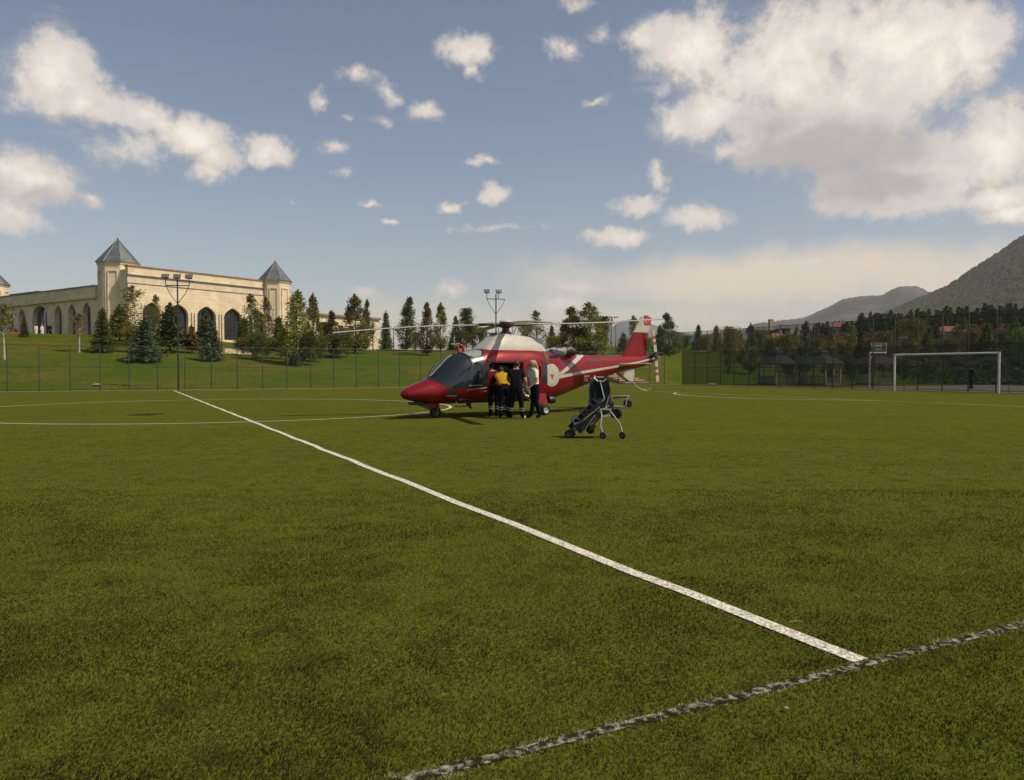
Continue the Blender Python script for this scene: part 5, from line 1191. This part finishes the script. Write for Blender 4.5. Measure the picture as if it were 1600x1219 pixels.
for px_, by_, ty_, hw_, kd_, lf_, lb_ in [(447,562,520,13,'round','olive','olive shrub tree at the corner of the end tower'),(500,566,528,13,'round','green','low green bush at the foot of the olive poplar'),(542,558,514,14,'round','green','green bushy tree tucked against the big full poplar'),(380,556,528,10,'round','olive','low olive bush by the small dark spruce'),
   (417,560,530,12,'round','green','low green bush under the bronze birch'),(650,552,520,9,'round','green','low green tree between dense and brownish poplars'),(905,556,515,16,'round','green','low green tree filling the gap behind the tail boom'),(866,556,526,12,'round','olive','low olive tree behind the engine exhaust'),(720,549,518,11,'round','dark','low dark tree under the fresh green one'),
   (1010,556,528,12,'round','green','low green tree in line with the tail fin'),(1060,553,520,11,'round','green','green bush beside the ragged poplar'),(1104,551,524,11,'round','olive','olive bush between the two neat spruces'),(276,548,512,10,'round','olive','olive bush by the dark pine under the second window'),(205,551,512,13,'round','olive','olive bush below the airy birch')]:
    T(px_, by_, ty_, hw_, kd_, lf_, lb_)
# mixed planting beyond the ball stop fence
rt = [(1140,552,513,14,'round','green'),(1156,552,517,12,'poplar','olive'),(1172,553,506,12,'poplar','dark'),(1187,560,517,14,'round','green'),(1204,562,530,13,'round','dark'),
 (1228,563,525,15,'round','olive'),(1241,560,512,10,'poplar','green'),(1257,566,503,12,'poplar','dark'),(1263,578,545,18,'round','green'),(1275,572,530,14,'round','yellow'),(1296,574,520,12,'poplar','olive'),
 (1315,576,534,15,'round','yellow'),(1332,578,508,12,'poplar','olive'),(1345,578,514,12,'pine','dark'),(1362,580,530,14,'round','brown'),(1380,582,520,16,'round','olive'),(1401,584,512,16,'poplar','dark'),(1424,585,500,18,'round','green'),
 (1445,586,512,16,'poplar','olive'),(1462,587,506,15,'pine','dark'),(1480,587,530,16,'round','brown'),(1500,588,500,17,'poplar','green'),(1520,588,514,15,'round','yellow'),(1541,588,502,16,'pine','dark'),(1560,588,520,18,'round','dark'),(1584,588,496,18,'poplar','dark'),(1603,588,514,18,'round','green'),
 (1235,590,556,14,'round','dark'),(1330,592,562,15,'round','dark'),(1412,592,562,20,'round','dark'),(1455,593,565,20,'round','green'),(1495,593,563,20,'round','dark'),(1545,593,560,22,'round','dark'),(1590,593,560,22,'round','dark')]
adj = {'green':'green', 'olive':'olive', 'dark':'dark green', 'yellow':'yellow', 'brown':'bronze'}
nk = {'round':'bushy tree', 'poplar':'upright tree', 'pine':'pine'}
wh = ['right of the two neat spruces', 'two trees right of the neat spruces', 'left of the pale tower', 'left of the orange roofed house', 'in front of the orange roofed house', 'just right of the orange roof', 'beside the pale lamp post',
 'rising between two gazebos', 'crowding the middle gazebo', 'peeping over the middle gazebo roof', 'right of the middle gazebo', 'left of the basketball hoop', 'just left of the hoop pole', 'directly behind the hoop pole', 'above the backboard', 'right of the backboard', 'between backboard and goal',
 'above the goalpost next to the hoop', 'just inside the goalpost next to the hoop', 'over the hoop half of the crossbar', 'left of the low red roofed house', 'right of the low red roofed house', 'over the middle of the crossbar', 'over the far half of the crossbar', 'left of the outer goalpost', 'outside the outer goalpost', 'two trees outside the outer goalpost',
 'between the first two gazebos', 'left of the hoop pole', 'beside the goalpost near the hoop', 'inside the goal mouth', 'behind the walker on the court', 'near the outer goalpost', 'outside the outer goalpost']
for i, ((px, by, ty, hw, kd, lf), w_) in enumerate(zip(rt, wh)):
    low = by-ty < 36 and by > 589
    T(px, by, ty, hw, kd, lf, ('low %s %s at the court edge ' if low else '%s %s behind the tall fence ') % (adj[lf], nk[kd])+w_, dep=(97 if low else 112+((i*37) % 60)), group='mixed trees beyond the ball stop fence')
def forest():
    rng = np.random.default_rng(5); b, C, size, r2 = spruce(77, .19, .06, 12, .30, .042, -.05); Q = quads(C, size, r2, .2); VS = []; k = 0
    for i in range(800):
        dep = 190+rng.random()*150; px = 1270+rng.random()*640
        if px < 1330 and dep < 215: continue
        x = (px-800)/FPX*dep; z = terrw(x, dep); h = (4.6+2.6*rng.random())*(.75 if px < 1340 else 1); w = h*(1.5+.6*rng.random()); a = rng.random()*6.28; ca, sa = math.cos(a), math.sin(a)
        VS.append(np.stack([(Q[:, 0]*ca-Q[:, 1]*sa)*w+x, (Q[:, 0]*sa+Q[:, 1]*ca)*w+dep, Q[:, 2]*h+z-.3], 1))
    V = np.concatenate(VS); o = link('pine_forest', np_mesh('pine_forest', V, np.arange(len(V)).reshape(-1, 4), [LEAF['dark']]))
    tag(o, 'dark pine wood covering the rise below the forested hill', 'forest', kind='stuff')
forest()
# rust coloured heath on the rise and a clipped hedge round the court
def scrub(name, label, pts, size, mats, kind='stuff'):
    rng = np.random.default_rng(8); C = np.array(pts); V = quads(C, size, rng, .3); mi = rng.integers(0, len(mats), len(C))
    tag(link(name, np_mesh(name, V, np.arange(len(V)).reshape(-1, 4), mats, mi)), label, 'shrubs', kind=kind)
rng0 = np.random.default_rng(9); pts = []
for i in range(11000):
    dep = 150+rng0.random()*70; px = 1190+rng0.random()*420; x = (px-800)/FPX*dep
    if fbm(np.array(x*.06), np.array(dep*.06), 31) < .43: continue
    pts.append((x, dep, terrw(x, dep)+rng0.random()**1.6*2.6))
scrub('heath_scrub', 'rust and ochre scrub spread over the rise below the pine wood', pts, .32, [LEAF['rust'], LEAF['brown'], LEAF['olive']])
pts = []
for i in range(9000):
    t_ = 75.2+rng0.random()*1.2; s_ = -6+rng0.random()*60; p = fw(s_, t_); pts.append((p.x, p.y, rng0.random()*(2.3+.5*math.sin(s_))))
scrub('court_hedge', 'dark leafy hedge along the far side of the court', pts, .16, [LEAF['dark'], LEAF['brown'], LEAF['dark']])

# ------------------------------------------------------------------ gazebos, houses, lamps, car, small things
SH = pm('gazebo_shingle', (0.018, 0.018, 0.019), 0.8, scale=6, var=0.35); WOOD = pm('pale_timber', (0.30, 0.26, 0.20), 0.75, scale=4, var=0.2); DECK = pm('gazebo_deck', (0.16, 0.12, 0.09), .9, scale=3)
def gazebo(px, py, dep, label, rz):
    p = at(px, py, dep); root = empty('gazebo', (p.x, p.y, 0), rz, label, 'gazebo', 'gazebos behind the fence')
    def hx(r, z, o=0): return [(r*math.cos(R(60*i+o)), r*math.sin(R(60*i+o)), z) for i in range(6)]
    MB().prism(hx(2.1, -.05), hx(2.1, .12)).build('floor', DECK, root)
    b = MB(); b.add(hx(2.45, 2.1)+hx(.75, 3.05), [(i, (i+1) % 6, 6+(i+1) % 6, 6+i) for i in range(6)]+[tuple(range(5, -1, -1))]); b.build('lower_roof', SH, root)
    b = MB(); b.add(hx(.95, 3.22)+[(0, 0, 3.85)], [(i, (i+1) % 6, 6) for i in range(6)]+[tuple(range(5, -1, -1))]); b.build('lantern_roof', SH, root)
    MB().prism(hx(.6, 3.0), hx(.6, 3.25)).build('lantern', WOOD, root)
    pm_ = MB().box((0, 0, 1.05), (.13, .13, 2.1)).mesh('post', WOOD)
    for (x, y, z) in hx(1.95, .1): link('post', pm_, root, (x, y, .0))
    H6 = hx(1.95, 0)
    for i in range(6):
        a = Vector(H6[i]); c = Vector(H6[(i+1) % 6]); m_ = (a+c)/2; an = math.atan2(c.y-a.y, c.x-a.x); q = Matrix.Rotation(an, 3, 'Z'); Ln = (c-a).length
        bb = MB()
        for k in range(9): bb.box(a.lerp(c, (k+.5)/9)*1.17+Vector((0, 0, 2.06)), (.07, .12, .11), q)
        bb.build('rafter_ends', WOOD, root)
        if i != 4:
            MB().box(m_+Vector((0, 0, .85)), (Ln-.14, .07, .08), q).build('handrail', WOOD, root); b2 = MB()
            for k in range(9): b2.box(a.lerp(c, (k+1)/10)+Vector((0, 0, .46)), (.05, .04, .7), q)
            b2.build('balusters', WOOD, root)
gazebo(1213, 601, 78, 'open timber gazebo with dark shingle roof at the foot of the grass bank', R(10))
gazebo(1280, 601, 77, 'timber gazebo with dark roof between two other gazebos', R(25)); gazebo(1367, 601, 79, 'timber gazebo with dark roof behind the basketball hoop', R(5))
TILE = pm('terracotta_tile', (0.16, 0.055, 0.032), .9, scale=1.2, col2=(.25, .09, .045)); PLAST = pm('plaster', (.32, .27, .21), .9, scale=1)
def house(px, py, dep, w, d, h, rh, rz, label, wall=PLAST):
    p = at(px, py, dep); z = terrw(p.x, p.y)-.3; root = empty('house', (p.x, p.y, z), rz, label, 'house')
    MB().box((0, 0, h/2), (w, d, h)).build('wall', wall, root); o = .5
    b = MB(); b.add([(-w/2-o,-d/2-o,h+.01),(w/2+o,-d/2-o,h+.01),(w/2+o,d/2+o,h+.01),(-w/2-o,d/2+o,h+.01),(-w/4,0,h+rh),(w/4,0,h+rh)], [(0,1,5,4),(1,2,5),(2,3,4,5),(3,0,4),(3,2,1,0)]); ro = b.build('roof', TILE, root)
    MB().box((w*.2, d*.1, h+rh), (.6, .6, 1.4)).build('chimney', wall, ro)
    for k in range(3): MB().box((-w*.3+w*.3*k, -d/2-.03, h*.55), (w*.13, .08, h*.35)).build('window', M['winglass'], root)
house(1214, 540, 172, 6, 6, 2.8, 2.0, R(20), 'house with orange tiled roof above the gazebos')
house(1310, 532, 235, 7, 6, 3.2, 1.6, R(-10), 'small far house with red roof on the heath below the pines')
house(1488, 566, 178, 9, 6, 2.6, 1.5, R(10), 'low red roofed house among trees beyond the goal crossbar')
def watertower():
    p = at(1204, 540, 230); root = empty('tower_block', (p.x, p.y, terrw(p.x, p.y)-.3), R(12), 'slim pale tower rising beyond the orange roof', 'tower')
    MB().prism([(-.6,-.6,0),(.6,-.6,0),(.6,.6,0),(-.6,.6,0)], [(-.5,-.5,6.3),(.5,-.5,6.3),(.5,.5,6.3),(-.5,.5,6.3)]).build('shaft', PLAST, root)
    MB().box((0, 0, 6.8), (1.1, 1.1, 1.0)).build('head', PLAST, root); MB().box((0, 0, 7.42), (1.2, 1.2, .25)).build('cap', PLAST, root)
watertower()
def block(px, py, dep, w, d, h, label):
    p = at(px, py, dep); root = empty('dark_shed', (p.x, p.y, terrw(p.x, p.y)-.3), R(15), label, 'shed')
    MB().box((0, 0, h/2), (w, d, h)).build('wall', M['darkroof'], root); MB().box((0, 0, h+.1), (w+.4, d+.4, .2)).build('roof', M['black'], root); MB().box((0, -d/2-.03, h*.6), (w*.3, .06, h*.2)).build('window', M['winglass'], root)
block(1208, 545, 200, 2.4, 4, 4.8, 'narrow dark block left of the gap above the orange roof'); block(1223, 545, 200, 1.6, 4, 5.0, 'second dark block right of the gap above the orange roof')
def street_lamp(px, base, top, dep, label, arm=1):
    p = at(px, base, dep); z = terrw(p.x, p.y); h = CAMZ+(578.5-top)/FPX*dep-z; root = empty('street_lamp', (p.x, p.y, z), 0, label, 'street lamp', 'street lamps on the bank')
    MB().tube([(0, 0, -.1), (0, 0, h)], [.09, .055], 8).build('pole', M['lampmetal'], root, True)
    MB().tube([(-.25*arm, 0, h), (.9*arm, 0, h+.06)], .05, 6).build('arm', M['lampmetal'], root); MB().box((.75*arm, 0, h), (.8, .26, .12)).build('lamp_head', M['lampmetal'], root)
street_lamp(955, 555, 496, 120, 'street lamp with flat arm right of the widest poplar'); street_lamp(962, 555, 506, 135, 'plain lamp post close to the flat armed street lamp', -1)
street_lamp(615, 545, 515, 125, 'thin lamp post on the crest between the lone spruce and dense poplar'); street_lamp(1229, 560, 508, 118, 'pale lamp post near the orange roofed house', -1); street_lamp(1406, 585, 528, 108, 'lamp post rising between basketball hoop and goal', 1)
def car():
    p = at(12, 524, 116); root = empty('parked_car', (p.x, p.y, terrw(p.x, p.y)+.02), math.atan2(WD.y, WD.x)+R(4), 'red car parked in front of the shaded wing', 'car')
    CP = pm('car_red', (0.22, 0.012, 0.015), .3, scale=4, coat=.5)
    prof = [(-2.1,.35),(-2.15,.62),(-1.95,.86),(-1.2,.93),(1.0,.95),(1.9,.85),(2.15,.6),(2.1,.33)]
    MB().prism([(x, -.85, z) for x, z in prof], [(x, .85, z) for x, z in prof]).build('body', CP, root)
    cab = [(-1.7,.9),(-1.1,1.38),(.35,1.42),(1.15,.94)]; MB().prism([(x, -.72, z) for x, z in cab], [(x, .72, z) for x, z in cab]).build('cabin', M['winglass'], root)
    rf = [(-1.12,1.385),(-1.05,1.43),(.3,1.46),(.4,1.42)]; MB().prism([(x, -.7, z) for x, z in rf], [(x, .7, z) for x, z in rf]).build('roof', CP, root)
    for x in (-1.35, 1.35):
        for y in (-.8, .8): wheel((x, y, .31), .31, .2, 'Y', root)
    for y in (-.6, .6): MB().box((2.11, y, .66), (.08, .3, .14)).build('headlight', M['lampglass'], root)
car()
def mound():
    g = ground(352, 551); V = []; n, m = 34, 18
    for j in range(m):
        for i in range(n):
            u, v = i/(n-1)*2-1, j/(m-1)*2-1; x, y = u*2.7+v*-.6, v*2.6; hh = max(0, 1-u*u-v*v)**.6*(.75+.4*float(fbm(np.array(u*3), np.array(v*3), 4)))
            V.append((x, y, terrw(g.x+x, g.y+1.5+y)-g.z-.12+hh*.55))
    b = MB(); F = grid_faces(m, n); b.add(V, [tuple(f) for f in F]); o = b.build('earth_heap', pm('pale_sand', (.42, .32, .19), .95, scale=2, var=.2, bump=.5), None, True); o.location = (g.x, g.y+1.5, g.z); tag(o, 'pale sandy earth heap on the slope below the pointed windows', 'earth heap')
    b = MB(); b.add(V, [tuple(f) for f in F]); o = b.build('earth_heap', o.data.materials[0], None, True); q = ground(308, 536); o.location = (q.x, q.y, q.z-.15); o.scale = (1.2, .6, .6); tag(o, 'low pale earth heap close to the building wall', 'earth heap')
mound()
def rock(px, py, r, label, mat, sc=(1.4, .9, .32), nm='stone'):
    g = ground(px, py); b = MB(); rg = random.Random(px); b.ball((0, 0, r*.25), r, 10, 7, sc); b.v = [tuple(c*(1+.18*(rg.random()-.5)) for c in v) for v in b.v]
    o = b.build(nm, mat, None, True); o.location = g; tag(o, label, 'stone')
STN = pm('pale_rock', (.22, .20, .15), .9, scale=6, var=.25)
rock(152, 603, .30, 'flat pale stone at the foot of the bank left of the three lamp mast', STN); rock(1112, 603, .4, 'pale stone by the fence foot right of the stairs', STN)
def litter():
    g = on_px(1228, 1113); b = MB(); b.ball((0, 0, .006), .011, 8, 6, (1.2, .9, .7)); o = b.build('pebble', STN, None, True); o.location = g+Vector((0, 0, .012)); tag(o, 'tiny white pebble on the turf outside the worn touchline', 'pebble')
    g = on_px(1243, 975); b = MB(); b.tube([(-.035, 0, .014), (0, .003, .017), (.035, -.002, .014)], .0022, 5); o = b.build('dry_straw', pm('straw', (.42, .31, .10), .8), None, True); o.location = g; tag(o, 'dry yellow straw lying on turf right of the halfway line', 'straw')
    g = on_px(228, 648); b = MB(); b.box((0, 0, .008), (.72, 1.0, .012)); b.box((0, 0, .018), (.6, .86, .008)); o = b.build('drain_mat', pm('dark_green_mat', (.018, .036, .012), .95, scale=20, spec=0.05), None); o.location = g; tag(o, 'small dark green rectangular mat lying inside the centre circle', 'mat')
litter()
# ------------------------------------------------------------------ haze in the air
def haze():
    b = MB(); b.box((0, 2200, 159), (12500, 9200, 325)); m = bpy.data.materials.new('haze_air'); m.use_nodes = True
    N = m.node_tree.nodes; N.clear(); v = N.new('ShaderNodeVolumePrincipled'); v.inputs['Color'].default_value = (0.86, 0.90, 0.97, 1)
    v.inputs['Density'].default_value = 0.00011; v.inputs['Anisotropy'].default_value = 0.2
    o = N.new('ShaderNodeOutputMaterial'); m.node_tree.links.new(v.outputs[0], o.inputs['Volume'])
    tag(b.build('haze', m), kind='stuff')
haze()
